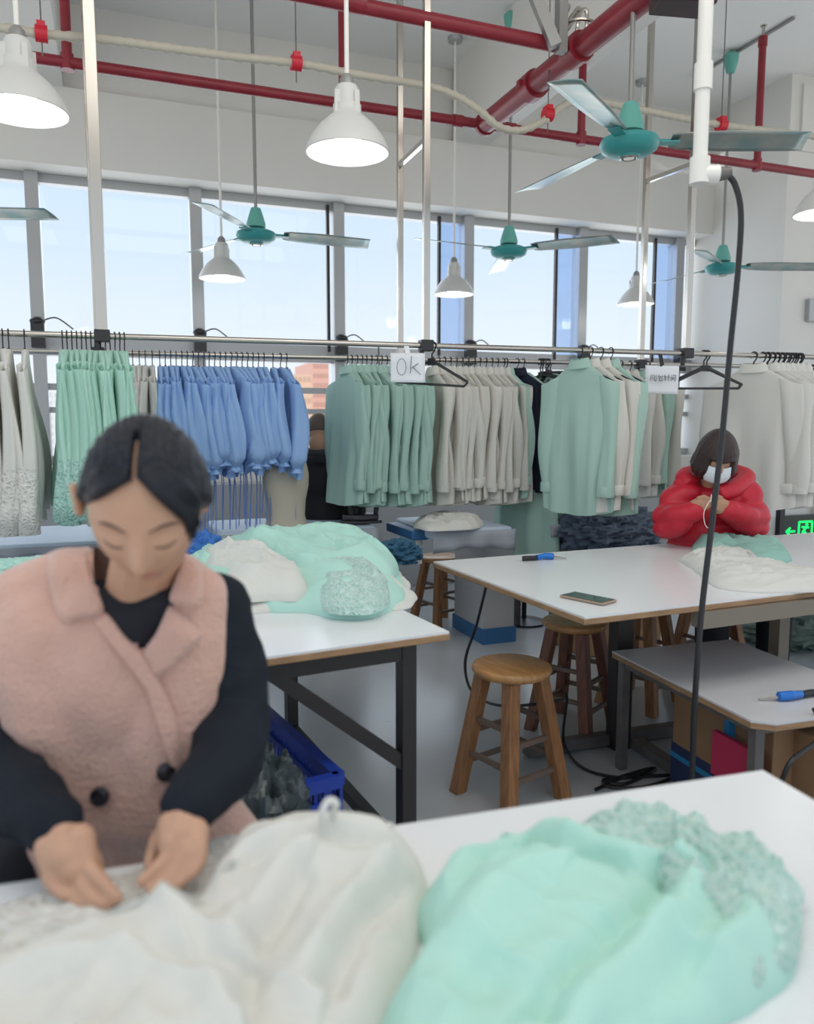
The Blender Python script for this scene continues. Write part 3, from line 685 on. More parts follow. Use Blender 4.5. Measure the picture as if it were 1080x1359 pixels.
# black hanger clusters
for i in range(6):
    h = hanger(railpt(RAIL2, 716+i*2.4), .25+.22*i, 'black hanger bunched beside the navy jacket, %s from left' % ORD[i], 'hangers bunched on the rail', True, tilt=R_.uniform(-.5, .5))
for i in range(9):
    q = railpt(RAIL2, 724)+Vector((.008*i-.02, -.03, -.17+.012*i)); h = hanger(q, 1.0+R_.uniform(-.12, .12), 'black hanger in the dark stack below the bunch, %s from top' % ORD[8-i], 'stack of hangers below the bunch', True, tilt=-.45)
for i, px in enumerate((934, 938)): hanger(railpt(RAIL1, px), 1.12+.12*i, ('front' if i == 0 else 'rear')+' one of two empty black hangers right of the handwritten sign', None, True)
hanger(railpt(RAIL1, 574), .75, 'single empty black hanger beside the ok sign', None, True, tilt=.08)
# paper signs
def strokes(g, o, ux, uz, S, lines, w=.0022, nrm=None):
    for ln in lines:
        pts = [o+ux*(x*S)+uz*(y*S)+nrm*.0012 for x, y in ln]
        g.tube(smooth_path(pts, 3) if len(pts) > 2 else pts, w, 5)
def paper(px, py, wpx, hpx, rail, lines, label, S, rot, off):
    p = railpt(rail, px)-Vector((0, .03, 0)); d = (p-CAM).dot(FW); c = atD(px, py, d); k = d/FPX
    w, h = wpx*k, hpx*k; ux = Matrix.Rotation(rot, 3, 'Z') @ RT; nr = Vector((ux.y, -ux.x, 0)); uz = Vector((0, 0, 1))
    r = empty('paper_sign', c-uz*h/2, label, 'sign'); g = G(); vs = []
    for i in range(9):
        for j in range(9):
            u, v = i/8-.5, j/8-.5; vs.append(c+ux*u*w+uz*(v*h-.02*u*w)+nr*(.006*sin(u*5)+.003*sin(v*6)))
    g.add(vs, [(i*9+j, (i+1)*9+j, (i+1)*9+j+1, i*9+j+1) for i in range(8) for j in range(8)]); g.build('sheet', M_paper, r, solid=.0006)
    q = rail[0]+(rail[1]-rail[0])*0; tp = c+uz*h*.47; pr_ = railpt(rail, px); g = G(); g.bar(tp, Vector((tp.x, pr_.y, max(tp.z+.01, RZ+.012))), .022, .004, upv=(0, 1, 0)); g.build('tape', M_bplastic if px > 700 else M_paper, r, smooth=False)
    g = G(); strokes(g, c+ux*off[0]*w+uz*off[1]*h+nr*.010, ux, uz, S*h, lines, .0013, nr); g.build('handwriting', M_ink, r)
O_ = [(.22*cos(a)*.7, .28*sin(a)) for a in [radians(100+i*30) for i in range(13)]]
paper(541, 488, 45, 38, RAIL1, [O_, [(.34, .38), (.30, -.22)], [(.58, .12), (.34, -.04)], [(.38, .0), (.66, -.26)]], 'white paper sign with the handwritten letters ok on the rail', 1.0, .0, (-.18, .02))
chars = [[(-1.0, .2), (-1.05, -.25)], [(-1.0, .2), (-.7, .22), (-.72, -.25)], [(-.98, .04), (-.74, .06)], [(-.98, -.1), (-.74, -.08)], [(-.55, .25), (-.57, -.28), (-.64, -.2)],
         [(-.3, .25), (-.4, .02)], [(-.38, .1), (.02, .14)], [(-.2, .1), (-.3, -.2)], [(-.32, -.05), (-.05, .0), (-.12, -.2)], [(-.34, -.22), (-.05, -.26), (.04, -.14)],
         [(.2, .25), (.12, .1)], [(.14, .1), (.34, .12)], [(.18, -.02), (.3, .0)], [(.22, .1), (.2, -.2), (.32, -.12)], [(.4, .05), (.62, .08)], [(.52, .28), (.5, -.26)],
         [(.76, .22), (.8, .16)], [(.74, .1), (.72, -.26)], [(.86, .2), (1.1, .22), (1.08, -.24), (1.0, -.2)], [(.84, .04), (.98, .05), (.97, -.1), (.85, -.11), (.84, .04)]]
paper(878, 504, 44, 37, RAIL1, chars, 'white paper sign with four handwritten chinese characters on the rail', .42, .05, (.0, .06))

# ================================================================== TABLES
TZ = .72
def table_top(r, poly, z=TZ, th=.024, mt=None):
    cx = sum(p.x for p in poly)/4; cy = sum(p.y for p in poly)/4
    g = G(); g.slab(poly, z-.006, z); g.build('tabletop', mt or M_white, r, smooth=False)
    big = [Vector((cx+(p.x-cx)*1.002, cy+(p.y-cy)*1.002, 0)) for p in poly]
    g = G(); g.slab(big, z-th, z-.0055); g.build('edge_band', M_edge, r, smooth=False, bevel=.003)
def rect(corner, dx, dy, ux, uy): return [corner, corner+ux*dx, corner+ux*dx+uy*dy, corner+uy*dy]
# front table: far right corner, far edge runs left
c0 = atZ(1012, 1022, TZ); c1 = atZ(560, 1090, TZ); ux = (c1-c0).normalized(); uy = Vector((ux.y, -ux.x, 0))
if uy.y > 0: uy = -uy
FT = [c0, c0+ux*2.1, c0+ux*2.1+uy*.95, c0+uy*.95]
r = empty('work_table', ((FT[0]+FT[2])/2).to_2d().to_3d(), 'nearest white work table, in front of the woman in pink', 'table'); table_top(r, list(reversed(FT)))
for a, b in ((.12, .10), (1.95, .10), (.12, .85), (1.95, .85)):
    p = c0+ux*a+uy*b; g = G(); g.box((p.x, p.y, (TZ-.024)/2), (.045, .045, TZ-.024)); g.build('leg', M_black, r, smooth=False, bevel=.002)
for b in (.10, .85):
    g = G(); g.bar(c0+ux*.14+uy*b+Vector((0, 0, -.05)), c0+ux*1.93+uy*b+Vector((0, 0, -.05)), .03, .045); g.build('apron', M_black, r, smooth=False)
# left table
c0 = atZ(596, 838, TZ); c1 = atZ(350, 872, TZ); ux = (c1-c0).normalized(); uy = Vector((-ux.y, ux.x, 0))
if uy.y < 0: uy = -uy
LTc, LTx, LTy = c0, ux, uy
LT = [c0, c0+uy*1.15, c0+ux*2.0+uy*1.15, c0+ux*2.0]
r = empty('work_table', ((LT[0]+LT[2])/2).to_2d().to_3d(), 'white work table with black steel legs under the mint pile', 'table'); table_top(r, LT)
lp = [c0+ux*.10+uy*.05, c0+ux*.08+uy*1.05, c0+ux*1.9+uy*.05, c0+ux*1.9+uy*1.05]
for p in lp:
    g = G(); g.box((p.x, p.y, (TZ-.024)/2), (.042, .042, TZ-.024), rot=atan2(ux.y, ux.x)); g.build('leg', M_black, r, smooth=False, bevel=.002)
zz = Vector((0, 0, -.048))
for a, b in ((lp[0], lp[2]), (lp[1], lp[3]), (lp[0], lp[1]), (lp[2], lp[3])):
    g = G(); g.bar(a+zz, b+zz, .035, .045); g.build('apron', M_black, r, smooth=False)
g = G(); a = lp[0].copy(); a.z = .36; b = c0+ux*.46+uy*.05; b.z = .66; g.bar(a, b, .03, .035); g.build('brace', M_black, r, smooth=False)
g = G(); a = lp[0].copy(); a.z = .10; b = lp[1].copy(); b.z = .10; g.bar(a, b, .035, .035); g.build('stretcher', M_black, r, smooth=False)
# big right table
c0 = atZ(776, 819, TZ); c1 = atZ(575, 745, TZ); uy = (c1-c0).normalized(); ux = Vector((uy.y, -uy.x, 0))
dep = (c1-c0).length
RTB = [c0, c0+ux*2.6, c0+ux*2.6+uy*dep, c1]
r = empty('work_table', ((RTB[0]+RTB[2])/2).to_2d().to_3d(), 'large white work table with a phone on it, in front of the woman in red', 'table'); table_top(r, RTB)
fp = atZ(820, 985, 0.02); lq = [fp, atZ(1046, 905, .0)]
g = G(); g.box((fp.x, fp.y, (TZ-.024)/2), (.075, .06, TZ-.024)); g.build('leg', M_black, r, smooth=False, bevel=.003)
q = Vector((2.36, 2.235, 0)); g = G(); g.box((q.x, q.y, (TZ-.03)/2), (.05, .05, TZ-.03)); g.build('leg', mat('tan_painted_steel', (.21, .18, .14), .5), r, smooth=False)
a = atZ(925, 822, TZ-.05); b = a+ux*1.3
g = G(); g.bar(a, b, .05, .05); g.build('apron', MATS['tan_painted_steel'], r, smooth=False)
g = G(); g.bar(fp+Vector((0, 0, TZ-.06)), fp+ux*1.6+Vector((0, 0, TZ-.06)), .04, .05); g.build('apron', M_black, r, smooth=False)
a = atZ(697, 995, .03); b = atZ(900, 966, .03); g = G(); g.bar(a, b, .05, .04); g.build('foot_bar', M_grey, r, smooth=False)
a = atZ(845, 985, .03); b = atZ(915, 1032, .03); g = G(); g.bar(a, b, .05, .035); g.build('foot_bar', M_grey, r, smooth=False)
# low side table under it
LZ = .44
c0 = atZ(1010, 963, LZ); c1 = atZ(812, 864, LZ); c2 = atZ(970, 848, LZ)
uy = (c1-c0).normalized(); ux = Vector((uy.y, -uy.x, 0)); wd = (c2-c1).dot(ux)
LO = [c0+ux*.05, c0+ux*wd, c0+ux*wd+uy*(c1-c0).length, c1, c0+uy*.04]
r = empty('side_table', ((c0+c2)/2).to_2d().to_3d(), 'low worn white side table half under the big right table', 'table')
g = G(); g.slab(LO, LZ-.006, LZ); g.build('tabletop', M_white2, r, smooth=False)
g = G(); g.slab([p+Vector((0, 0, 0)) for p in LO], LZ-.024, LZ-.0062); g.build('edge_band', M_edge, r, smooth=False, bevel=.002)
ins = [c1+ux*.04-uy*.02, c0+ux*.05+uy*.07, c0+ux*(wd-.05)+uy*.07, c1+ux*(wd-.05)-uy*.04]
for p in ins:
    g = G(); g.box((p.x, p.y, (LZ-.024)/2), (.032, .032, LZ-.024), rot=atan2(ux.y, ux.x)); g.build('leg', M_grey, r, smooth=False, bevel=.002)
for i in range(4):
    a, b = ins[i].copy(), ins[(i+1) % 4].copy(); a.z = b.z = LZ-.04; g = G(); g.bar(a, b, .02, .03); g.build('apron', M_grey, r, smooth=False)
# boxes under it
g_c = c0+ux*.20+uy*.40
r = empty('cardboard_box', (g_c.x, g_c.y, 0), 'brown cardboard box with blue tape under the low side table', 'box')
an = atan2(ux.y, ux.x)
cb = c1+ux*.34-uy*.42
g = G(); g.box((cb.x, cb.y, .20), (.42, .46, .39), rot=an); g.build('carton', M_card, r, smooth=False, bevel=.004)
ORG[r.name]
g = G(); g.box((cb.x, cb.y, .09), (.425, .465, .14), rot=an); g.build('printed_band', mat('navy_print', (.015, .03, .09), .6), r, smooth=False)
g = G(); g.box((cb.x, cb.y, .12), (.430, .470, .018), rot=an); g.box((cb.x-.02, cb.y-.06, .20), (.434, .02, .392), rot=an); g.build('tape', M_bluetape, r, smooth=False)
cb2 = c0+ux*.32+uy*.12
r = empty('cardboard_box', (cb2.x, cb2.y, 0), 'tan cardboard box with blue tape beside the front leg of the low side table', 'box')
g = G(); g.box((cb2.x+.06, cb2.y-.02, .19), (.36, .20, .37), rot=an); g.build('carton', M_card, r, smooth=False, bevel=.004)
g = G(); g.box((cb2.x+.06, cb2.y-.02, .13), (.364, .204, .02), rot=an+.0); g.build('tape', M_bluetape, r, smooth=False)
pc = c0+ux*.085+uy*.185
g = G(); g.box((pc.x, pc.y, .24), (.02, .20, .14), rot=an); g.box((pc.x+.004, pc.y, .08), (.02, .20, .16), rot=an)
tag(g.build('pink_carton', M_pink, smooth=False, bevel=.003), 'flat pink carton leaning under the low side table', 'box')

# ironing tables at the back
def ironing(px0, px1, yf, yb, label, z=TZ, cloth=True, cab=True, drop=.10, blue=False, cs=.05):
    a = atZ(px0, yf, z); b = atZ(px1, yf, z); Yf = (a.y+b.y)/2; Yb = Yf+(.75 if yb is None else yb)
    r = empty('ironing_table', ((a.x+b.x)/2, (Yf+Yb)/2, 0), label, 'ironing table')
    g = G(); g.box(((a.x+b.x)/2, (Yf+Yb)/2, z-.03), (b.x-a.x, Yb-Yf, .06)); g.build('padded_top', M_tarp, r, bevel=.02)
    g = G(); n = 40; vs = []
    for i in range(n+1):
        x = lerp(a.x-.008, b.x+.008, i/n); dz = drop*(.85+.25*nz((x, 0, 0), 3, 2))
        for j in range(4): vs.append((x, Yf-.012-.012*(j/3)*sin(x*40)*1.0, z-.012-dz*j/3))
    g.add(vs, [(i*4+j, (i+1)*4+j, (i+1)*4+j+1, i*4+j+1) for i in range(n) for j in range(3)]); g.build('cover_skirt', M_greycloth, r, solid=.003)
    if cab:
        g = G(); g.box(((a.x+b.x)/2+cs, (Yf+Yb)/2+.2, .36), ((b.x-a.x)*.45, .4, .58)); g.build('cabinet', mat('machine_grey', (.40, .41, .42), .5), r, smooth=False, bevel=.006); cab_ = [c_ for c_ in r.children if c_.name.startswith('cabinet')][0]
        g = G(); g.box(((a.x+b.x)/2+cs, (Yf+Yb)/2+.2, .045), ((b.x-a.x)*.47, .43, .09)); g.build('cabinet_base', M_cratelt, cab_, smooth=False)
    else:
        for x in (a.x+.08, b.x-.08):
            for y in (Yf+.08, Yb-.08): g = G(); g.box((x, y, (z-.06)/2), (.04, .04, z-.06)); g.build('leg', M_grey, r, smooth=False)
    return r, a, b, Yf
ironing(-120, 215, 722, .7, 'pale blue ironing table at the left edge under the white lace blouses', cab=False, drop=.05)
r2, a2, b2, Yf2 = ironing(285, 512, 702, .55, 'ironing table beside the seated man, with an iron on it', drop=.09, cab=False)
r3, a3, b3, Yf3 = ironing(568, 692, 701, .6, 'ironing table with a grey hanging cover and cream clothes on it, in the middle back', drop=.12, cs=.30)
ironing(715, 885, 690, .6, 'ironing table behind the slate blue cloth heap', drop=.09, cab=False)
g = G(); q = atZ(537, 697, TZ); q2 = atZ(568, 699, TZ); g.box(((q.x+q2.x)/2, q2.y+.2, TZ-.045), (q2.x-q.x, .42, .05)); o = g.build('blue_board', M_cratelt, smooth=False, bevel=.008)
o.name = 'sleeve_board'; tag(o, 'blue sleeve board sticking out left of the middle ironing table', 'ironing board')
# grey low wall units behind the ironing tables
g = G(); g.box((2.2, W-.10, .42), (5.6, .16, .84)); tag(g.build('radiator_casing', mat('grey_casing', (.36, .37, .38), .6), smooth=False, bevel=.01), 'long grey casing along the wall under the windows', 'wall casing')

# stools
def stool(p, rot, label, red=False, h=.46, R=.134, legm=None):
    r = empty('wooden_stool', (p.x, p.y, 0), label, 'stool', 'round wooden stools'); ORG[r.name] = Vector((0, 0, 0)); r.rotation_euler.z = rot
    lm = M_woodred if red else M_woodleg
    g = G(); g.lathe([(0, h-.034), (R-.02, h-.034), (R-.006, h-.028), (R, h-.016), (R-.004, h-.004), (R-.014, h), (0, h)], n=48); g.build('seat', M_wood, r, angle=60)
    tops = []; 
    for k in range(4):
        a = pi/4+k*pi/2; tp = Vector((.094*cos(a), .094*sin(a), h-.034)); bt = Vector((.178*cos(a), .178*sin(a), 0)); tops.append((tp, bt))
        g = G(); dirr = Vector((cos(a), sin(a), 0)); sd = Vector((-sin(a), cos(a), 0)); q = .022
        # square leg aligned to the stool sides
        vs = []
        for c in (bt, tp):
            for sx_, sy_ in ((-1, -1), (1, -1), (1, 1), (-1, 1)): vs.append(c+Vector((sx_*q, sy_*q, 0)))
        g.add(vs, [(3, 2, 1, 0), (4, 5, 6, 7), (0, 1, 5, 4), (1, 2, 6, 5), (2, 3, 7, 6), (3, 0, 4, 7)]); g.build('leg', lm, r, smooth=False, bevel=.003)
    for k in range(4):
        for zr in ((.15, .27) if k % 2 else (.11, .22)):
            t = zr/(h-.034); a = tops[k][1].lerp(tops[k][0], t); b = tops[(k+1) % 4][1].lerp(tops[(k+1) % 4][0], t)
            g = G(); g.bar(a, b, .014, .016); g.build('rung', M_rung, r, smooth=False)
    return r
def floor_at(px, py): return atZ(px, py, 0)
stool(atZ(679, 881, .46), radians(16), 'round wooden stool standing nearest, left of the low side table')
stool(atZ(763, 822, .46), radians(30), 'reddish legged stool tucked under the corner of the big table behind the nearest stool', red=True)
stool(atZ(585, 737, .44), radians(15), 'dark topped wooden stool in front of the middle ironing table', h=.44)
p = atZ(853, 800, .46); stool(p, radians(25), 'light wooden stool under the big table beside the woman in red')
# seats of the three people
sw = atD(165, 1200, 1.22)
# round black base with a pole
p = atZ(695, 826, 0); r = empty('pole_stand', p, 'black pole stand with a round base behind the reddish stool', 'stand')
g = G(); g.lathe([(0, 0), (.14, 0), (.14, .012), (.05, .03), (.02, .035), (0, .035)], p, n=32); g.build('base', M_bplastic, r); g = G(); g.cyl(p+Vector((0, 0, .03)), p+Vector((0, 0, .62)), .016, n=12); g.build('pole', M_bplastic, r)
g = G(); p = atZ(800, 843, 0); g.box((p.x+.1, p.y+.15, .07), (.55, .3, .14)); tag(g.build('storage_bin', M_crate, smooth=False, bevel=.01), 'low blue bin on the floor behind the stools under the big table', 'bin')

# blue basket crate
def crate():
    c = atZ(450, 1026, .40); c2 = atZ(358, 944, .40); uy = (c2-c).normalized(); ux = Vector((-uy.y, uy.x, 0)); L = .58; Wd = .42; z1 = .40
    cen = c+uy*L/2+ux*Wd/2
    r = empty('plastic_crate', (cen.x, cen.y, 0), 'blue slatted plastic crate on the floor beside the seated woman', 'crate')
    P = [c, c+uy*L, c+uy*L+ux*Wd, c+ux*Wd]
    g = G(); g.slab(P, 0, .012); g.build('crate_base', M_crate, r, smooth=False)
    for i in range(4):
        a, b = P[i], P[(i+1) % 4]; g = G(); d = (b-a); n = int(d.length/.032); z = Vector((0, 0, 1))
        for zz, hh, ww in ((z1-.016, .032, .03), (z1-.07, .016, .02), (.20, .018, .02), (.02, .04, .02)):
            g.bar(a.to_2d().to_3d()+z*zz, b.to_2d().to_3d()+z*zz, ww, hh)
        for k in range(n+1):
            q = a+d*(k/n); wide = k % 4 == 0
            g.bar(Vector((q.x, q.y, 0)), Vector((q.x, q.y, z1-.02)), .022 if wide else .009, .008, upv=Vector((d.y, -d.x, 0)).normalized())
        g.build('side_panel', M_crate, r, smooth=False)
    return cen
cc = crate()
# dark bag beside the crate
def blob(c, rad, amp, fr, seed, nu=64, nv=40, flat=.0):
    g = G(); g.ball(c, 1, nu, nv); c = Vector(c); rad = Vector(rad)
    for i, p in enumerate(g.v):
        d = p-c; k = 1+amp*nz(d, fr, seed)+amp*.6*(1-abs(nz(d, fr*2.3, seed+3))*2.5)
        q = Vector((d.x*rad.x, d.y*rad.y, d.z*rad.z))*k; g.v[i] = c+q
        if g.v[i].z < flat: g.v[i].z = flat
    return g
p = atD(350, 1020, 1.75); g = blob((p.x, p.y, .24), (.10, .13, .24), .22, 2.6, 4, flat=.001); tag(g.build('plastic_bag', M_bag), 'dark plastic bag between the seated woman and the blue crate', 'bag')

# dress form
p = atD(380, 690, 4.1); r = empty('dress_form', (p.x, p.y, 0), 'beige linen dress form behind the blue blouses, left of the seated man', 'dress form')
g = G(); pr = [(q*.72, z-.30) for q, z in [(.0, .82), (.155, .82), (.165, .86), (.165, .92), (.150, 1.0), (.122, 1.08), (.13, 1.16), (.15, 1.24), (.152, 1.30), (.13, 1.38), (.06, 1.43), (.045, 1.48), (0, 1.49)]]
g.lathe(pr, (p.x, p.y, 0), 36)
for i, q in enumerate(g.v): g.v[i] = Vector((p.x+(q.x-p.x)*1.12, p.y+(q.y-p.y)*.82, q.z))
g.build('torso', M_linen, r, angle=80)
g = G(); g.cyl((p.x, p.y, .02), (p.x, p.y, .54), .02, n=12); g.lathe([(0, 0), (.2, 0), (.2, .02), (.03, .05), (0, .05)], (p.x, p.y, 0)); g.build('stand', M_bplastic, r)

# iron
p = atZ(480, 694, TZ+.004); r = empty('steam_iron', p, 'dark steam iron standing on the ironing table right of the seated man', 'iron')
g = G(); sole = [(-.13, 0), (-.10, .035), (-.02, .055), (.10, .055), (.10, -.055), (-.02, -.055), (-.10, -.035)]
g.slab([(p.x+x, p.y+y) for x, y in sole], p.z, p.z+.018); g.slab([(p.x+x*.85, p.y+y*.75) for x, y in sole], p.z+.018, p.z+.05); g.build('soleplate', M_iron, r, bevel=.005)
g = G(); g.tube(smooth_path([(p.x-.06, p.y, p.z+.05), (p.x-.06, p.y, p.z+.10), (p.x+.02, p.y, p.z+.115), (p.x+.08, p.y, p.z+.10), (p.x+.08, p.y, p.z+.05)]), .014, 10); g.build('handle', M_bplastic, r)
g = G(); g.tube(smooth_path([(p.x+.07, p.y, p.z+.09), (p.x+.10, p.y+.02, p.z+.3), (p.x+.14, p.y+.1, p.z+.6), (p.x+.15, p.y+.15, 1.7)]), .005, 6); g.build('cord', M_grey, r)
# phone
c = atZ(780, 796, TZ+.001); u = (atZ(810, 801, TZ)-atZ(749, 789, TZ)).normalized(); L = (atZ(810, 801, TZ)-atZ(752, 790, TZ)).length
r = empty('smartphone', c, 'smartphone lying face up on the big white table', 'phone'); an = atan2(u.y, u.x)
g = G(); g.box((c.x, c.y, TZ+.0055), (L, L*.48, .008), rot=an); g.build('casing', M_gold, r, smooth=False, bevel=.003); g = G(); g.box((c.x, c.y, TZ+.0098), (L*.93, L*.43, .001), rot=an); g.build('screen', M_phone, r, smooth=False)
# thread snips
def snips(p, an, label, s=1.0, z=TZ):
    r = empty('thread_snips', p, label, 'thread snips'); Mx = Matrix.Translation(p) @ Matrix.Rotation(an, 4, 'Z') @ Matrix.Scale(s, 4)
    g = G(); g.tube(smooth_path([(0, .0, .012), (.035, .008, .015), (.075, .004, .013)]), [.011]*8+[.013]*8+[.009], 10); g.tr(Mx); g.build('handle', M_snip, r)
    g = G(); g.tube(smooth_path([(-.005, 0, .011), (-.04, -.004, .012), (-.06, .004, .010)]), .010, 8); g.tr(Mx); g.build('grip', M_bplastic, r)
    g = G(); g.tube(smooth_path([(.075, .004, .011), (.10, -.004, .008), (.125, -.010, .004)]), [.004]*8+[.003]*8+[.001], 6); g.tr(Mx); g.build('blade', M_steel, r)
snips(atZ(712, 744, TZ), -.1, 'blue handled thread snips at the far edge of the big table', 1.0)
snips(atZ(1062, 927, LZ), pi*.96, 'blue handled tool with a cord on the low side table', 1.1)
a = atZ(1080, 940, LZ+.02); g = G(); g.tube(smooth_path([a, atZ(1068, 965, LZ-.05)-Vector((0, .06, 0)), atD(1050, 1010, 2.0), atD(1035, 1045, 2.0)]), .007, 8); tag(g.build('tool_cord', M_rubber), 'dark twisted cord hanging off the low side table', 'cord')
# cables under the tables
pts = [atZ(645, 778, TZ-.03), atZ(632, 830, .5), atD(617, 880, 2.75), atZ(628, 920, .18)+Vector((0, 0, 0)), atD(668, 937, 2.75), atD(740, 930, 2.8), atD(752, 925, 2.8), atD(748, 985, 2.85), atZ(775, 1020, .01), atZ(830, 1032, .01), atZ(860, 1020, .01), atZ(800, 1040, .01), atZ(850, 1045, .012), atZ(905, 1028, .01)]
g = G(); g.tube(smooth_path(pts, 6), .0055, 8); tag(g.build('floor_cable', M_rubber), 'black cable looping down from the big table past the stools to the floor', 'cable')
pts = [atZ(x, y, .008) for x, y in ((790, 1048), (840, 1026), (870, 1020), (830, 1040), (800, 1035), (860, 1030), (945, 1026))]
g = G(); g.tube(smooth_path(pts, 6), .006, 8); tag(g.build('cable_tangle', M_rubber), 'tangle of black cable on the floor at the foot of the low side table', 'cable')
# green bundle on floor right
p = atZ(1065, 858, 0); g = blob((p.x+.12, p.y+.1, .10), (.36, .26, .16), .25, 3.0, 9, flat=.002); tag(g.build('cloth_bundle', M_greenbag), 'grey green cloth bundle on the floor at the right edge', 'cloth')
# exit sign
c = atY(1062, 703, YC-.06); r = empty('exit_sign', c-Vector((0, 0, .1)), 'black exit sign box with a glowing green arrow and running figure', 'exit sign'); k = (c-CAM).dot(FW)/FPX
g = G(); g.box(c, (68*k, .04, 40*k)); g.build('housing', M_signb, r, smooth=False)
g = G(); y = c.y-.022
def q2(x, z): return Vector((c.x+(x-1062)*k*1.35, y, c.z-(z-703)*k))
def seg(a, b, w): g.bar(q2(*a), q2(*b), w*k, .004, upv=(0, 1, 0))
seg((1041, 704), (1052, 704), 2); seg((1041, 704), (1046, 699), 2); seg((1041, 704), (1046, 709), 2)
for a, b in (((1057, 692), (1074, 692)), ((1074, 692), (1074, 715)), ((1057, 692), (1057, 715)), ((1066, 700), (1062, 706)), ((1062, 706), (1064, 712)), ((1064, 705), (1069, 710)), ((1061, 699), (1070, 700)), ((1069, 710), (1070, 714))): seg(a, b, 2.2)
g.ball(q2(1067, 696), 1.8*k, 10, 8); g.build('green_symbols', M_green, r, smooth=False)
g = G(); p = atY(1078, 412, YC-.02); g.box(p, (.12, .05, .18)); tag(g.build('wall_box', M_alu, smooth=False, bevel=.005), 'grey box on the wall at the right edge', 'wall box')
# black stand behind the table on the right
g = G(); a = atD(1035, 690, 4.6); g.box((a.x, a.y, .55), (.035, .035, 1.1)); tag(g.build('black_post', M_bplastic, smooth=False), 'thin black post below the white shirts, left of the exit sign', 'post')

# ================================================================== CLOTH
def heap(outline, z0, hgt, seed, folds, name, m, parent=None, prof=.55, rings=46, segs=150, lump=.5, wob=.05, sharp=1.0, base=None, tip=None, creases=()):
    """a heap of cloth inside an outline: thick rounded edge, long ridged folds, soft lumps"""
    pts = [Vector((p.x, p.y, 0)) for p in outline]; n = len(pts)
    cx = sum(p.x for p in pts)/n; cy = sum(p.y for p in pts)/n
    sp = smooth_path(pts+[pts[0]], 10)
    def R(a):
        d = Vector((cos(a), sin(a))); best = 0
        for i in range(len(sp)-1):
            p, q = sp[i], sp[i+1]; ax, ay = p.x-cx, p.y-cy; bx, by = q.x-p.x, q.y-p.y
            den = d.x*by-d.y*bx
            if abs(den) < 1e-12: continue
            t = (ax*by-ay*bx)/den; u = (ax*d.y-ay*d.x)/den
            if t > 0 and -1e-6 <= u <= 1+1e-6: best = max(best, t)
        return best
    RR = [R(2*pi*j/segs)*(1+wob*noise.noise(Vector((cos(2*pi*j/segs)*4, sin(2*pi*j/segs)*4, seed)))) for j in range(segs)]
    vs = [None]; g = G(); vv = []
    CR = [([atZ(x_, y_, z0+hgt)*Vector((1, 1, 1)) for x_, y_ in l_], d_, w_) for l_, d_, w_ in creases]
    CR = [([Vector((q.x, q.y, 0)) for q in l_], d_, w_) for l_, d_, w_ in CR]
    def hh(x, y, s):
        p = Vector((x, y, seed*3.7)); w = nvec(p*4.0)*.05+nvec(p*11.0)*.014
        k = 0
        for q_, (ang, wl, amp, thr) in enumerate(folds):
            u = ((x+w.x)*cos(ang)+(y+w.y)*sin(ang))/wl; a_ = ((x+w.x)*-sin(ang)+(y+w.y)*cos(ang))/(wl*3.2)
            n_ = noise.noise(Vector((u*1.25, a_*1.25, seed+q_*5.1))); r_ = max(0., 1-2.6*abs(n_))**1.5
            k += amp*r_*sstep(thr-.35, thr+.35, noise.noise(Vector((x*5, y*5, ang*9+seed)))+.15)
            n2 = noise.noise(Vector((u*2.9, a_*2.4, seed+q_*9.3))); k += amp*.22*max(0., 1-2.8*abs(n2))**1.3
        big = 1+lump*noise.noise(p*4.5)+lump*.4*noise.noise(p*11)
        pr = (1-s**2.6)**prof if s < 1 else 0
        for ln, dp, wd in CR:
            best = 9; P_ = Vector((x, y, 0))+w*.25
            for a_, b_ in zip(ln[:-1], ln[1:]):
                ab = b_-a_; t = max(0, min(1, (P_-a_).dot(ab)/ab.length_squared)); dd = (P_-a_-ab*t); 
                if dd.length < abs(best): best = dd.length*(1 if ab.x*(P_-a_).y-ab.y*(P_-a_).x > 0 else -1)
            k += -dp*exp(-(best/wd)**2)+dp*.9*exp(-((best-wd*1.9)/(wd*1.2))**2)
        return pr*(hgt*big)+k*min(1, (1-s)*5)*sharp
    for i in range(rings+1):
        s = (i/rings)**.85
        for j in range(segs):
            a = 2*pi*j/segs; rr = RR[j]*s; x, y = cx+rr*cos(a), cy+rr*sin(a)
            z = z0+.003+max(0.0, hh(x, y, s))
            if base: z += base(x, y)*(1-s**6)
            vv.append((x, y, z))
            if i == 0 and j > 0: vv[-1] = vv[0] if False else (cx+1e-4*cos(a), cy+1e-4*sin(a), vv[0][2])
    fs = [(i*segs+j, i*segs+(j+1) % segs, (i+1)*segs+(j+1) % segs, (i+1)*segs+j) if False else ((i+1)*segs+j, (i+1)*segs+(j+1) % segs, i*segs+(j+1) % segs, i*segs+j) for i in range(rings) for j in range(segs)]
    k = rings*segs; vv += [(vv[k+j][0], vv[k+j][1], z0+.0005) for j in range(segs)]
    fs += [((rings+1)*segs+j, (rings+1)*segs+(j+1) % segs, k+(j+1) % segs, k+j) for j in range(segs)]
    fs.append(tuple((rings+1)*segs+j for j in reversed(range(segs))))
    g.add(vv, fs); return g.build(name, m, parent, angle=70)
def zpoly(pts, z): return [atZ(x, y, z) for x, y in pts]
D = radians
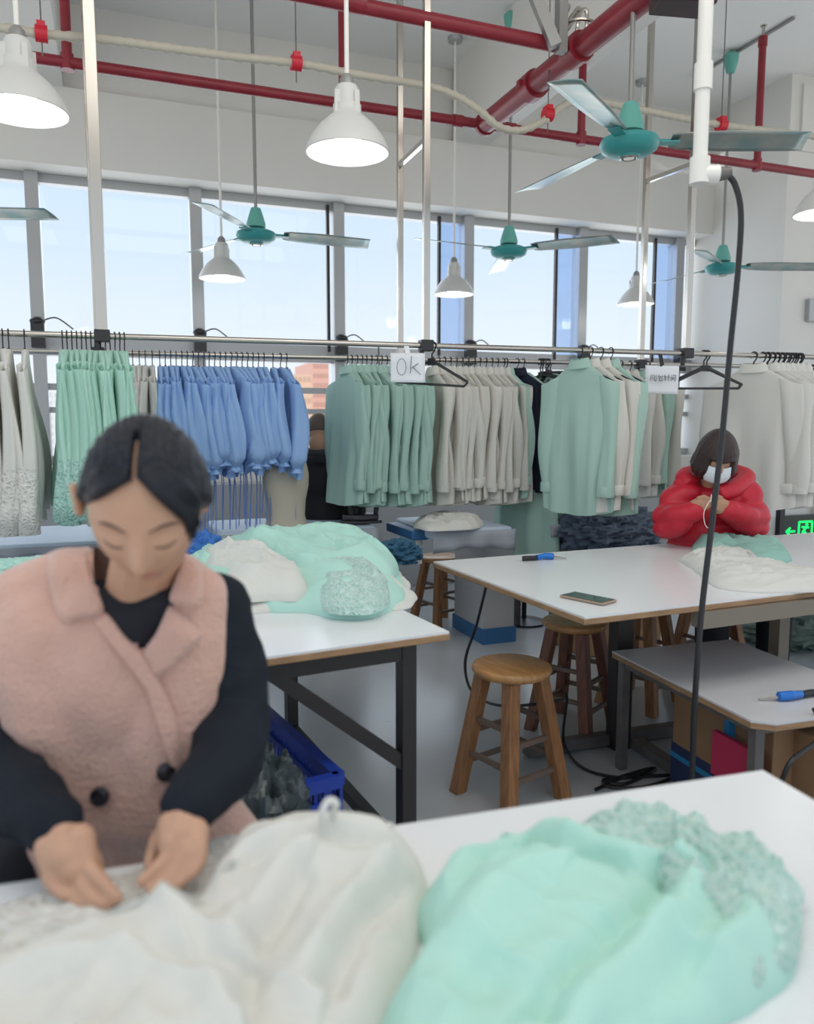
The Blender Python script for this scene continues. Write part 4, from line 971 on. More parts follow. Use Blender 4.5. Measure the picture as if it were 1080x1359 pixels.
# white blouse under the woman's hands, and the rest of it towards the camera
z = TZ
r = empty('white_garment', atZ(300, 1260, z), 'white garment heap spread on the nearest table under the woman\'s hands', 'garment')
heap(zpoly([(-90, 1330), (20, 1305), (130, 1292), (235, 1240), (300, 1160), (350, 1105), (420, 1090), (490, 1098), (548, 1118), (568, 1175), (550, 1250), (535, 1320), (480, 1420), (250, 1650), (-150, 1650), (-260, 1400)], z+.012), z, .042, 3, [(D(70), .13, .018, 0), (D(25), .20, .020, 0), (D(120), .16, .008, 0)], 'cloth_body', M_pilewhite, r, rings=90, segs=260, lump=.26, creases=[([(330, 1165), (440, 1135), (540, 1140)], .010, .012), ([(330, 1330), (345, 1250), (400, 1180)], .016, .014), ([(100, 1320), (200, 1290), (290, 1262)], .006, .015), ([(440, 1300), (470, 1230), (530, 1170)], .015, .013), ([(140, 1359), (200, 1310), (290, 1290)], .012, .015)])
heap(zpoly([(-90, 1245), (40, 1190), (160, 1165), (250, 1130), (320, 1108), (350, 1150), (280, 1230), (170, 1290), (20, 1330), (-90, 1340)], z), z, .007, 6, [(D(70), .03, .005, -.1)], 'lace_trim', M_wlace, r, rings=40, segs=140)
g = G(); c = atZ(440, 1075, z+.03)
lo = [atZ(x, y, z+h) for x, y, h in ((428, 1098, .075), (428, 1078, .095), (436, 1063, .105), (446, 1067, .10), (442, 1082, .08), (452, 1096, .062), (480, 1100, .058), (520, 1096, .052))]
g.tube(smooth_path(lo, 6), .0045, 8); g.build('cord_loop', M_whitefab, r)
# mint garment
r = empty('mint_garment', atZ(780, 1230, z), 'mint green garment heap with a lace yoke on the nearest table', 'garment')
heap(zpoly([(548, 1180), (600, 1135), (690, 1105), (790, 1100), (900, 1130), (1000, 1170), (1060, 1230), (1010, 1300), (930, 1345), (850, 1400), (700, 1560), (480, 1560), (500, 1350), (540, 1290), (562, 1240)], z+.03), z, .048, 8, [(D(65), .17, .021, 0), (D(40), .11, .013, 0), (D(105), .13, .012, 0)], 'cloth_body', M_pilemint, r, rings=90, segs=260, lump=.30, creases=[([(690, 1112), (760, 1142), (830, 1166), (900, 1166)], .022, .016), ([(885, 1165), (850, 1222), (785, 1290), (720, 1370)], .018, .014), ([(545, 1250), (600, 1200), (680, 1140)], .012, .014), ([(640, 1340), (700, 1270), (740, 1210)], .009, .02), ([(960, 1200), (900, 1280), (830, 1350)], .010, .018)])
heap(zpoly([(720, 1105), (780, 1078), (860, 1075), (950, 1100), (1020, 1130), (1065, 1180), (1060, 1235), (1010, 1290), (960, 1270), (900, 1215), (850, 1160), (760, 1140)], z+.035), z+.015, .040, 12, [(D(20), .05, .016, -.1), (D(80), .06, .012, 0), (D(140), .035, .008, 0)], 'lace_yoke', M_teallace, r, rings=70, segs=220, lump=.8, wob=.12)

# pile of garments on the left table
def pile(pts, z0, h, seed, m, label, name='folded_garment', lace=None, folds=None, cat='garment'):
    o = heap(zpoly(pts, z0+h*.3), z0, h, seed, folds or [(D(10), .15, .024, -.1), (D(50), .12, .018, 0), (D(-25), .14, .012, 0)], name, m, rings=60, segs=180, lump=.35, prof=.42, wob=.07)
    return tag(o, label, cat)
pile([(230, 745), (320, 738), (430, 735), (500, 742), (545, 775), (543, 802), (470, 808), (400, 805), (330, 812), (250, 810)], TZ, .030, 21, M_pilewhite, 'white garment at the bottom of the mint pile on the left table')
pile([(225, 735), (320, 728), (430, 728), (505, 737), (538, 772), (530, 798), (455, 812), (400, 804), (330, 800), (250, 798)], TZ, .075, 22, M_pilemint, 'mint garment lying second from the bottom of the pile on the left table')
pile([(265, 742), (300, 735), (340, 745), (385, 765), (410, 785), (350, 788), (290, 785)], TZ+.03, .075, 23, M_pilewhite, 'cream garment tucked into the left side of the mint pile')
pile([(285, 722), (330, 716), (410, 716), (480, 720), (520, 740), (515, 765), (440, 775), (390, 770), (330, 745)], TZ+.03, .090, 24, M_pilemint, 'topmost mint garment of the pile on the left table')
pile([(390, 745), (440, 735), (490, 760), (520, 785), (500, 803), (440, 805), (415, 785)], TZ+.020, .072, 25, M_teallace, 'mint lace panel hanging over the front of the mint pile', 'garment', folds=[(D(60), .10, .016, -.1), (D(20), .09, .012, 0)])
p = atZ(268, 752, TZ); tag(blob((p.x, p.y, TZ+.05), (.09, .06, .07), .3, 4, 5, flat=TZ+.001).build('blue_garment', mat('blue_pile_cloth', (.05, .17, .50), .8)), 'bright blue crumpled garment at the back left of the mint pile', 'garment')
p = atZ(515, 735, TZ+.03); tag(blob((p.x+.02, p.y-.03, TZ+.035), (.09, .08, .05), .3, 4, 7, flat=TZ+.001).build('blue_garment', mat('dark_teal_cloth', (.02, .09, .16), .7)), 'dark teal crumpled cloth behind the right end of the mint pile', 'garment')
p = atZ(45, 770, TZ+.02); tag(blob((p.x, p.y, TZ+.03), (.20, .14, .06), .25, 4, 6, flat=TZ+.001).build('mint_garment', M_pilemint), 'mint cloth on the left table showing over the woman\'s right shoulder', 'garment')
# cloths on the big table
o = heap(zpoly([(925, 712), (960, 705), (1000, 704), (1035, 722), (1048, 738), (1010, 745), (960, 730), (920, 728)], TZ+.02), TZ, .045, 31, [(D(20), .09, .02, -.1), (D(70), .06, .01, 0)], 'mint_garment', mat('mint_pile_cloth_dull', (.36, .62, .54), .8, transl=.15), prof=.5); tag(o, 'dull mint garment heap in front of the woman in red', 'garment')
o = heap(zpoly([(900, 738), (930, 727), (975, 726), (1005, 742), (1030, 760), (1080, 762), (1120, 770), (1080, 778), (1000, 778), (950, 772), (920, 750)], TZ+.02), TZ, .035, 33, [(D(40), .07, .015, -.1), (D(90), .05, .01, 0)], 'white_garment', M_pilewhite, prof=.5); tag(o, 'white garment heap on the big table in front of the mint one', 'garment')
# slate pile
p = atZ(822, 735, .55); g = blob((p.x, p.y+.12, .66), (.27, .22, .16), .22, 5.0, 14, 90, 60, flat=.50)
tag(g.build('slate_garment_heap', M_slate), 'heap of slate blue garments behind the big table left of the woman in red', 'cloth heap')['kind'] = 'stuff'
g = G(); g.box((p.x, p.y+.12, .25), (.5, .36, .49)); tag(g.build('storage_box', M_card, smooth=False, bevel=.006), 'box carrying the slate blue garment heap', 'box')
# cream clothes on the middle ironing table, one sleeve hanging down
r = empty('cream_garment', atZ(600, 696, TZ), 'cream garment thrown over the middle ironing table with a sleeve hanging down', 'garment')
heap(zpoly([(552, 695), (565, 688), (600, 684), (640, 690), (632, 697), (590, 700), (565, 700)], TZ+.02), TZ+.001, .05, 41, [(D(30), .06, .02, -.1)], 'cloth_body', M_cream, r, rings=30, segs=90)
a = atZ(556, 695, TZ); g = G(); g.tube(smooth_path([a+Vector((.06, .03, .03)), a+Vector((0, -.02, .01)), a+Vector((-.03, -.05, -.06)), a+Vector((-.035, -.05, -.17)), a+Vector((-.03, -.05, -.21))]), [.03, .035]*16+[.03], 14, sy=.5, axis=(0, 1, 0)); 
for i, p in enumerate(g.v): g.v[i] = p+Vector((.006*nz(p, 40), .006*nz(p, 40, 2), 0))
g.build('sleeve', M_cream, r)
# little things on the far ironing tables
p = atZ(372, 640, 1.0)
p = atZ(800, 686, TZ); g = G(); g.box((p.x, p.y+.15, TZ+.04), (.10, .07, .07)); tag(g.build('small_box', M_crate, smooth=False, bevel=.004), 'small blue box on the ironing table behind the slate heap', 'box')

# ================================================================== PEOPLE
def frame(fwd, upv):
    f = fwd.normalized(); x = f.cross(upv).normalized(); u = x.cross(f).normalized()
    return Matrix((x, f, u)).transposed()      # local x right of the person, y forward (face), z up
def head_pt(d, s=1.0, female=True):
    """surface of a head in direction d (unit, local)"""
    x, y, z = d.x*.074, d.y*.094, d.z*.112
    lo = max(0, -d.z)
    x *= 1-.30*lo**1.4-.05*max(0, d.z-.5); 
    if d.y > 0: y *= 1-.10*lo; x *= 1+.03*d.y
    if d.y < 0: y *= 1.0+.06*max(0, d.z); z *= 1-.0
    if d.y < 0 and d.z < 0: y *= 1-.25*lo; 
    if d.y > .15:
        w = sstep(.15, .6, d.y)
        def ga(cx, cz, rx, rz, a): return a*exp(-((x-cx)/rx)**2-((z-cz)/rz)**2)
        dy = 0
        if z < .028 and z > -.05: dy += .031*exp(-(x/.0105)**2)*(sstep(.028, -.026, z))*(1-sstep(-.030, -.046, z))
        for s_ in (-1, 1):
            dy += ga(s_*.032, .006, .019, .013, -.010)+ga(s_*.032, .002, .014, .008, .0075)   # socket and closed lid
            dy += ga(s_*.032, .024, .022, .006, .0035)+ga(s_*.045, -.025, .022, .022, .004)
            dy += ga(s_*.011, -.032, .0055, .006, .006)                                        # nostril wings
        dy += ga(0, -.055, .021, .0045, .0055)+ga(0, -.0655, .017, .0055, .006)+ga(0, -.0600, .022, .0018, -.003)
        dy += ga(0, -.095, .020, .014, .007)
        y += dy*w
    return Vector((x, y, z))*s
def head_mesh(g, c, Mh, s=1.0, nu=120, nv=90, off=None):
    vs = []
    for i in range(nv+1):
        for j in range(nu):
            th_, ph_ = pi*i/nv, 2*pi*j/nu
            d = Vector((sin(th_)*cos(ph_), sin(th_)*sin(ph_), cos(th_))); p = head_pt(d, s)
            if off: p = p+d*off(d, p)
            vs.append(c+Mh @ p)
    fs = [(i*nu+j, (i+1)*nu+j, (i+1)*nu+(j+1) % nu, i*nu+(j+1) % nu) for i in range(nv) for j in range(nu)]
    g.add(vs, fs)
def ears(g, c, Mh, s=1.0, side=False):
    c0_ = c
    for q in (-1, 1):
        if side: c = c0_+Mh @ Vector((.012 if q > 0 else .010, 0, 0))
        for a in range(9):
            t = a/8*pi*1.25-.6; p = Vector((q*(.073+.008*abs(cos(t*.5))), -.012-.012*cos(t)*1.0-.002, -.004+.026*sin(t)))*s; g.ball(c+Mh @ p, .0058*s, 8, 6)
        g.ball(c+Mh @ (Vector((q*.072, -.012, -.004))*s), (.006*s, .012*s, .018*s), 10, 8, M=Mh)
def patch(surf, pts2, thick, name, m, parent, res=26, push=0.0, bev=0, depth_src=None, round_=1.0):
    """a cut cloth piece (pixel outline seen from the front) laid on a surface, with thickness"""
    org = ORG[surf.name]; me = surf.data
    bvh = BVHTree.FromPolygons([v.co+org for v in me.vertices], [tuple(p.vertices) for p in me.polygons])
    sp = [Vector((x, y, 0)) for x, y in pts2]; sp = smooth_path(sp+[sp[0]], 5)[:-1]
    xs = [p.x for p in sp]; ys = [p.y for p in sp]; cx, cy = sum(xs)/len(xs), sum(ys)/len(ys)
    rings = 10; n = len(sp); vs = []; bot = []; last = None
    for i in range(rings+1):
        s = i/rings
        for p in sp:
            x, y = cx+(p.x-cx)*s, cy+(p.y-cy)*s; d = ray(x, y).normalized(); hit, nor, idx, dist = bvh.ray_cast(CAM, d)
            if hit is None: hit = last
            else:
                if last is not None and (hit-last).length > .12: hit = CAM+d*(last-CAM).length
            last = hit; t = thick*(1-s**8)**.5*round_+thick*(1-round_)
            vs.append(hit-d*(t+push)); bot.append(hit+d*.006)
    T = len(vs); fs = []
    for i in range(rings):
        for j in range(n): j2 = (j+1) % n; fs.append((i*n+j, (i+1)*n+j, (i+1)*n+j2, i*n+j2)); fs.append((T+i*n+j2, T+(i+1)*n+j2, T+(i+1)*n+j, T+i*n+j))
    for j in range(n): j2 = (j+1) % n; fs.append((rings*n+j, T+rings*n+j, T+rings*n+j2, rings*n+j2))
    g = G(); g.add(vs+bot, fs); return g.build(name, m, parent, angle=80)
def P(px, py, d): return atD(px, py, d)

# ------------------------------------------------------------------ the woman in pink
WR = empty('person', (sw.x, sw.y, 0), 'woman in a pink fleece vest over dark sleeves, head bowed, picking at white lace', 'person')
HS = .93
hc = P(195, 669, .985); yawh = radians(-10); ptc = radians(30)
f0 = -FW*cos(yawh)-RT*sin(yawh)
fw_ = (f0*cos(ptc)-UP*sin(ptc)); up_ = (UP*cos(ptc)+f0*sin(ptc))
up_ = up_+RT*.03
Mh = frame(fw_, up_)
body = G(); head_mesh(body, hc, Mh, HS); ears(body, hc+Mh @ Vector((0, 0, -.006)), Mh, HS*1.05, True)
nk = hc+Mh @ Vector((0, -.035, -.065))
body.chain([(P(182, 860, 1.14), .060), (P(180, 805, 1.12), .047), (nk, .048)])
# trunk, arms, legs under the clothes
body.chain([(P(182, 860, 1.13), .075), (P(170, 950, 1.15), .10), (P(168, 1100, 1.17), .10), (Vector((sw.x, sw.y, .56)), .12)])
for pts in ([(P(286, 812, 1.135), .034), (P(306, 880, 1.115), .032), (P(312, 955, 1.075), .030), (P(298, 1015, .99), .028), (P(262, 1058, .91), .024), (P(253, 1068, .885), .023)],
            [(P(12, 838, 1.12), .038), (P(-20, 930, 1.08), .034), (P(-24, 1012, 1.04), .032), (P(20, 1052, .95), .028), (P(72, 1095, .86), .023)]):
    body.chain([(P(182, 880, 1.13), .05)]+pts)
kn = [Vector((sw.x, sw.y, .52))+RT*q*.12-FW*.38 for q in (-1, 1)]
for q, k in zip((-1, 1), kn):
    hp_ = Vector((sw.x, sw.y, .54))+RT*q*.09; an_ = k.copy(); an_.z = .08; an_ += FW*.08; body.chain([(hp_, .08), (k, .055), (an_, .036), (an_-FW*.12-Vector((0, 0, .04)), .03)])
# hands
def finger(pts, r): body.chain([(P(*p), q) for p, q in zip(pts, r)], 12)
dl = .895
# image-left hand (palm down, index and thumb pinching)
body.chain([(P(72, 1095, 0.860), 0.0206), (P(82, 1110, 0.850), 0.0224), (P(92, 1135, 0.833), 0.0258)], 14)
body.chain([(P(68, 1125, 0.838), 0.0189), (P(78, 1160, 0.823), 0.0163)], 12); body.chain([(P(105, 1115, 0.838), 0.0189), (P(112, 1145, 0.826), 0.0155)], 12); body.chain([(P(88, 1135, 0.833), 0.0241), (P(100, 1152, 0.823), 0.0189)], 12)
finger([(108, 1140, 0.826), (130, 1165, 0.810), (146, 1182, 0.800), (155, 1192, 0.795)], (0.0097, 0.0084, 0.0074, 0.0066))
finger([(112, 1120, 0.850), (127, 1140, 0.838), (132, 1158, 0.835), (134, 1168, 0.831)], (0.0088, 0.0077, 0.0067, 0.0059))
finger([(100, 1150, 0.823), (112, 1180, 0.806), (126, 1197, 0.796), (143, 1200, 0.793)], (0.0097, 0.0084, 0.0077, 0.0067))
finger([(80, 1150, 0.828), (92, 1182, 0.810), (104, 1197, 0.800), (118, 1203, 0.795)], (0.0092, 0.0082, 0.0074, 0.0063))
finger([(66, 1140, 0.828), (64, 1165, 0.816), (76, 1182, 0.806), (88, 1190, 0.800)], (0.0088, 0.0077, 0.0067, 0.0059))
# image-right hand
body.chain([(P(253, 1068, 0.890), 0.0206), (P(246, 1085, 0.870), 0.0232), (P(240, 1108, 0.855), 0.0258)], 14)
body.chain([(P(258, 1105, 0.855), 0.0172), (P(258, 1135, 0.833), 0.0155)], 12); body.chain([(P(228, 1095, 0.860), 0.0172), (P(226, 1120, 0.838), 0.0146)], 12)
finger([(232, 1115, 0.838), (222, 1138, 0.826), (205, 1155, 0.813), (188, 1170, 0.804)], (0.0097, 0.0088, 0.0077, 0.0067))
finger([(245, 1125, 0.833), (236, 1152, 0.818), (220, 1172, 0.806), (202, 1183, 0.800)], (0.0097, 0.0088, 0.0077, 0.0067))
finger([(257, 1130, 0.831), (252, 1155, 0.818), (240, 1170, 0.808), (226, 1179, 0.802)], (0.0092, 0.0082, 0.0074, 0.0063))
finger([(266, 1120, 0.835), (267, 1140, 0.826), (260, 1155, 0.816), (250, 1164, 0.810)], (0.0082, 0.0071, 0.0063, 0.0055))
finger([(222, 1098, 0.860), (208, 1115, 0.855), (202, 1132, 0.850), (198, 1148, 0.836)], (0.0101, 0.0088, 0.0077, 0.0067))
bo = remeshed(body, 'body', [M_skin, M_lip], WR, .0028, 2)
org = ORG[bo.name]; Mi = Mh.transposed()
for p in bo.data.polygons:
    q = (Mi @ (p.center+org-hc))/HS
    if q.y > .06 and abs(q.x) < .0225*sqrt(max(0, 1-((q.z+.061)/.011)**2)) and abs(q.z+.061) < .011: p.material_index = 1
def facepatch(name, pts3, w, m, par, surf=None):
    """thin strip on the face through local (x, z) points"""
    me = bo.data; bvh = FB
    out = []
    for x, z in pts3:
        o_ = hc+Mh @ Vector((x*HS, .2, z*HS)); h_, n_, i_, d_ = bvh.ray_cast(o_, Mh @ Vector((0, -1, 0)))
        if h_ is None: continue
        out.append(h_+(Mh @ Vector((0, .0004, 0))))
    g = G(); sp_ = smooth_path(out, 5); k = len(sp_); g.tube(sp_, [w*(.35+.65*sin(pi*(i+.6)/(k+.2))) for i in range(k)], 6); return g.build(name, m, par)
FB = BVHTree.FromPolygons([v.co+org for v in bo.data.vertices], [tuple(p.vertices) for p in bo.data.polygons])
for s in (-1, 1):
    facepatch('eyelashes', [(s*.019, -.003), (s*.027, -.0068), (s*.036, -.0072), (s*.045, -.003)], .0012, M_hair, WR)
    facepatch('eyebrow', [(s*.014, .021), (s*.028, .0265), (s*.040, .026), (s*.049, .020)], .0018, mat('eyebrow_hair', (.07, .045, .04), .8), WR)
# hair: swept back from a part
def hairoff(d, p):
    az = math.degrees(atan2(d.x, d.y)); el = math.degrees(math.asin(max(-1, min(1, d.z)))); a = abs(az)
    line = 42 if a < 1 else None
    if a < 35: L_ = lerp(48, 40, a/35)
    elif a < 70: L_ = lerp(40, 14, (a-35)/35)
    elif a < 95: L_ = lerp(14, -8, (a-70)/25)
    else: L_ = lerp(-8, -48, min(1, (a-95)/50))
    if az < 0: L_ -= 10*exp(-((a-38)/20)**2)*1.0 if False else 0
    k = sstep(L_-5, L_+7, el); t = -.012+(.012+.012)*k
    t -= .017*k*exp(-((d.x-.03)/.020)**2)*sstep(.15, .4, d.y)
    t += .0014*k*sin((d.x*1.0+d.z*.25*(1 if d.x > 0 else -1))*55+4*d.y)*.6+.002*k*noise.noise(d*14)
    if d.y > -.15: t -= .013*k*exp(-((d.x-.02)/.035)**2)*sstep(-.15, .25, d.y)
    return t
hg = G(); head_mesh(hg, hc, Mh, HS, 160, 120, hairoff)
hr = hg.build('hair', M_hair, WR, angle=180)
g = G()   # front lock falling over the temple on the image right, and strands at the other temple
def hl(x, y, z): return hc+Mh @ Vector((x, y, z))*HS
for k in range(11):
    t = k/10; x0 = -.012-.030*t
    # local +x is the person's right = image left, so image right is -x
    g.tube(smooth_path([hl(-.006-.02*t, .062-.01*t, .093+.004*t), hl(-.030-.026*t, .078-.018*t, .072), hl(-.050-.018*t, .072-.022*t, .042), hl(-.058-.013*t, .062-.02*t, .012+.01*t), hl(-.055-.015*t+.006*sin(k*2.1), .060-.018*t, -.012+.012*sin(k*1.7))]), [lerp(.008, .0085, i/16)*(1-.8*sstep(12, 32, i)) for i in range(33)], 8)
for k in range(6):
    t = k/5; g.tube(smooth_path([hl(.008+.03*t, .066-.012*t, .092), hl(.040+.016*t, .066-.022*t, .070-.006*t), hl(.062+.008*t, .040-.018*t, .038), hl(.072+.003*t, .012-.016*t, .008)]), [.0085*(1-.6*sstep(10, 25, i)) for i in range(25)], 8)
g.build('hair_lock', M_hair, hr, angle=180)
g = G(); g.ball(hl(0, -.125, .0), (.045, .04, .04), 24, 16, M=Mh); g.build('hair_bun', M_hair, hr)
# sweater
sg = G()
sg.chain([(P(182, 850, 1.13), .085), (P(170, 950, 1.15), .125), (P(168, 1090, 1.17), .12), (Vector((sw.x, sw.y, .60)), .13)])
sg.ball(P(165, 890, 1.135), (.15, .095, .14), 32, 20, M=Matrix.Rotation(-YAW, 3, 'Z'))
for pts in ([(P(245, 800, 1.13), .055), (P(286, 806, 1.13), .050), (P(306, 880, 1.115), .050), (P(312, 955, 1.075), .051), (P(298, 1015, .99), .046), (P(262, 1058, .91), .037), (P(252, 1070, .885), .033)],
            [(P(70, 810, 1.12), .06), (P(12, 835, 1.115), .062), (P(-20, 930, 1.08), .060), (P(-24, 1015, 1.04), .058), (P(20, 1052, .95), .050), (P(64, 1086, .88), .036), (P(72, 1096, .865), .033)]):
    sg.chain(pts, 20)
swo = remeshed(sg, 'sweater', M_sweater, WR, .006, 3, disp=lambda p, n_: .003*nz(p, 22, 3)+.003*(1-abs(nz(p+Vector((0, 0, p.z)), 12, 8))*3))
# neckline
g = G(); g.chain([(P(146, 812, 1.08), .036), (P(182, 836, 1.072), .045), (P(215, 806, 1.08), .036)]); g.ball(P(182, 836, 1.105), (.085, .06, .062), 28, 18, M=Matrix.Rotation(-YAW, 3, 'Z'))
remeshed(g, 'top', M_tee, WR, .005, 4)
# vest
vg = G(); Rz = Matrix.Rotation(-YAW, 3, 'Z')
vg.ball(P(160, 900, 1.125), (.168, .118, .165), 40, 26, M=Rz)
vg.ball(P(165, 1020, 1.125), (.160, .122, .17), 40, 26, M=Rz)
vg.ball(P(175, 1160, 1.15), (.185, .145, .15), 40, 26, M=Rz)
vg.chain([(P(160, 765, 1.15), .05), (P(95, 775, 1.13), .055), (P(38, 802, 1.12), .060), (P(18, 860, 1.12), .058), (P(30, 940, 1.12), .060)])
vg.chain([(P(180, 765, 1.15), .05), (P(235, 778, 1.12), .050), (P(262, 792, 1.095), .044), (P(260, 870, 1.085), .046), (P(250, 950, 1.08), .050)])
vg.chain([(P(60, 850, 1.10), .085), (P(90, 950, 1.09), .09), (P(120, 1050, 1.08), .09)]); vg.chain([(P(245, 850, 1.10), .075), (P(235, 950, 1.09), .085), (P(210, 1050, 1.08), .09), (P(290, 1130, 1.12), .07)])
vo = remeshed(vg, 'vest', M_vest, WR, .006, 8, disp=lambda p, n_: .004*nz(p, 9, 5)+.002*nz(p, 30, 2))
VP_ = [(112, 700), (122, 760), (136, 812), (160, 840), (192, 868), (215, 835), (232, 800), (248, 745), (250, 700), (180, 640)]
def cutfaces(o, poly, cond=None):
    import bmesh
    bm = bmesh.new(); bm.from_mesh(o.data); org_ = ORG[o.name]; kill = []
    for f in bm.faces:
        c = f.calc_center_median()+org_; x, y = proj(c)
        if (f.normal.dot(-FW) > -.25) and inpoly(x, y, poly): kill.append(f)
    bmesh.ops.delete(bm, geom=kill, context='FACES'); bm.to_mesh(o.data); bm.free()
# lapels and collar laid on the vest before the neck opening is cut
Lc = patch(vo, [(112, 690), (92, 702), (66, 728), (64, 770), (80, 824), (108, 822), (138, 812), (124, 770), (116, 730)], .016, 'collar', M_vest, vo, push=.004)
Rc = patch(vo, [(246, 722), (262, 732), (269, 765), (268, 798), (258, 808), (240, 802), (224, 797), (232, 770), (240, 745)], .016, 'collar', M_vest, vo, push=.004)
patch(vo, [(122, 822), (140, 812), (168, 846), (192, 868), (210, 900), (232, 950), (240, 1000), (238, 1035), (231, 1030), (226, 975), (205, 915), (180, 885), (148, 852)], .010, 'front_edge', M_vest, vo, push=.002)
patch(vo, [(224, 802), (238, 812), (264, 836), (266, 848), (236, 878), (208, 900), (196, 882), (190, 866), (206, 842)], .014, 'lapel', M_vest, vo, push=.003)
for x, y in ((220, 1023), (134, 1055)):
    bvh = BVHTree.FromPolygons([v.co+ORG[vo.name] for v in vo.data.vertices], [tuple(p.vertices) for p in vo.data.polygons])
    h_, n_, i_, d_ = bvh.ray_cast(CAM, ray(x, y).normalized())
    g = G(); g.lathe([(0, .012), (.007, .012), (.0125, .009), (.0125, .004), (.010, 0), (0, 0)], n=28); g.tr(Matrix.Translation(h_) @ n_.to_track_quat('Z', 'Y').to_matrix().to_4x4()); g.build('button', M_buttonm, vo)
cutfaces(vo, [(118, 700), (124, 760), (134, 808), (160, 838), (190, 864), (212, 836), (228, 800), (240, 745), (244, 690), (180, 600)])
g = G()
for q, k in zip((-1, 1), kn):
    hp_ = Vector((sw.x, sw.y, .56))+RT*q*.09; an_ = k.copy(); an_.z = .10; an_ += FW*.08; g.chain([(hp_, .105), (k, .075), (an_, .055)])
remeshed(g, 'trousers', M_pants, WR, .012, 3)
for q, k in zip((-1, 1), kn):
    g = G(); a = k.copy(); a.z = .03; a += FW*.06; g.ball(a-FW*.05, (.05, .12, .045), 20, 12, M=Rz); g.build('shoe', M_bplastic, WR)
stool(Vector((sw.x, sw.y, 0)), .3, 'stool under the woman in pink, hidden behind the nearest table')

# ------------------------------------------------------------------ the woman in red
dr = 3.36
ro = P(945, 740, dr+.22); RR_ = empty('person', (ro.x, ro.y, 0), 'woman in a red puffer jacket and face mask threading a needle behind the big table', 'person')
hc2 = P(951, 604, dr); p2 = radians(30); f2 = (-FW*cos(p2)-UP*sin(p2)-RT*.08).normalized(); u2 = UP*cos(p2)-FW*sin(p2)+RT*.02; Mh2 = frame(f2, u2)
b2_ = G(); head_mesh(b2_, hc2, Mh2, .9, 80, 60); ears(b2_, hc2, Mh2, .9)
b2_.chain([(P(948, 655, dr+.09), .055), (hc2+Mh2 @ Vector((0, -.035, -.07)), .05)])
b2_.chain([(P(948, 655, dr+.11), .05), (P(945, 700, dr+.15), .07), (P(945, 760, dr+.18), .09)])
for s, pts in ((1, [(P(984, 660, dr+.10), .04), (P(998, 692, dr+.03), .034), (P(965, 674, dr-.09), .024)]), (-1, [(P(908, 660, dr+.10), .04), (P(888, 692, dr+.03), .034), (P(922, 672, dr-.09), .024)])):
    b2_.chain([(P(945, 672, dr+.14), .04)]+pts)
def fin2(pts, r=(.0095, .0088, .0075)): b2_.chain([(P(*p), q) for p, q in zip(pts, r)], 8)
b2_.chain([(P(922, 671, dr-.09), .026), (P(930, 667, dr-.10), .026), (P(931, 672, dr-.10), .024)]); b2_.chain([(P(963, 672, dr-.09), .026), (P(954, 668, dr-.10), .026), (P(954, 675, dr-.10), .024)])
for k in range(4):
    fin2([(932, 663+k*4.2, dr-.11), (938, 661+k*4.0, dr-.125), (943-k*1.5, 663+k*3.6, dr-.12)]); fin2([(953, 663+k*4.4, dr-.11), (947, 661+k*4.4, dr-.13), (943+k*1.2, 665+k*4.0, dr-.125)])
fin2([(927, 661, dr-.11), (934, 659, dr-.12), (941, 662, dr-.125)]); fin2([(957, 661, dr-.11), (951, 658, dr-.12), (945, 661, dr-.125)])
for q in (-1, 1): 
    kk = Vector((ro.x, ro.y, .50))+RT*q*.13-FW*.36; an_ = kk.copy(); an_.z = .08; b2_.chain([(Vector((ro.x, ro.y, .54))+RT*q*.09, .08), (kk, .055), (an_, .036), (an_-FW*.12-Vector((0, 0, .04)), .03)])
b2_.chain([(P(945, 760, dr+.18), .09), (Vector((ro.x, ro.y, .56)), .10)])
remeshed(b2_, 'body', M_skin2, RR_, .0045, 1)
# jacket: quilted rings
j = G()
j.ball(P(946, 678, dr+.13), (.165, .12, .15), 32, 20, M=Rz); j.ball(P(945, 725, dr+.15), (.20, .15, .17), 32, 20, M=Rz); j.ball(Vector((ro.x, ro.y, .62)), (.21, .17, .13), 32, 20, M=Rz)
j.chain([(P(908, 655, dr+.10), .068), (P(895, 675, dr+.08), .070), (P(888, 692, dr+.03), .068), (P(903, 686, dr-.04), .058), (P(920, 677, dr-.08), .040)], 20)
j.chain([(P(984, 655, dr+.10), .068), (P(992, 675, dr+.08), .070), (P(998, 692, dr+.03), .068), (P(984, 686, dr-.04), .058), (P(967, 677, dr-.08), .040)], 20)
remeshed(j, 'puffer_jacket', M_redcoat, RR_, .009, 3, disp=lambda p, n_: .013*abs(sin(p.z*34+2*nz(p, 3)))+.006*nz(p, 22, 4))
j = G(); j.tube(smooth_path([P(918, 645, dr+.06), P(908, 634, dr+.12), P(925, 628, dr+.22), P(950, 626, dr+.25), P(975, 628, dr+.22), P(990, 635, dr+.12), P(975, 648, dr+.04), P(950, 656, dr-.0)]), .042, 14)
remeshed(j, 'hood', M_redcoat, RR_, .009, 4)
j = G(); j.tube([P(947, 650, dr-.02), P(945, 690, dr-.02), P(945, 735, dr-.0)], .006, 6); j.build('zip', M_redclip if False else mat('dark_red_zip', (.12, .004, .01), .5), RR_)
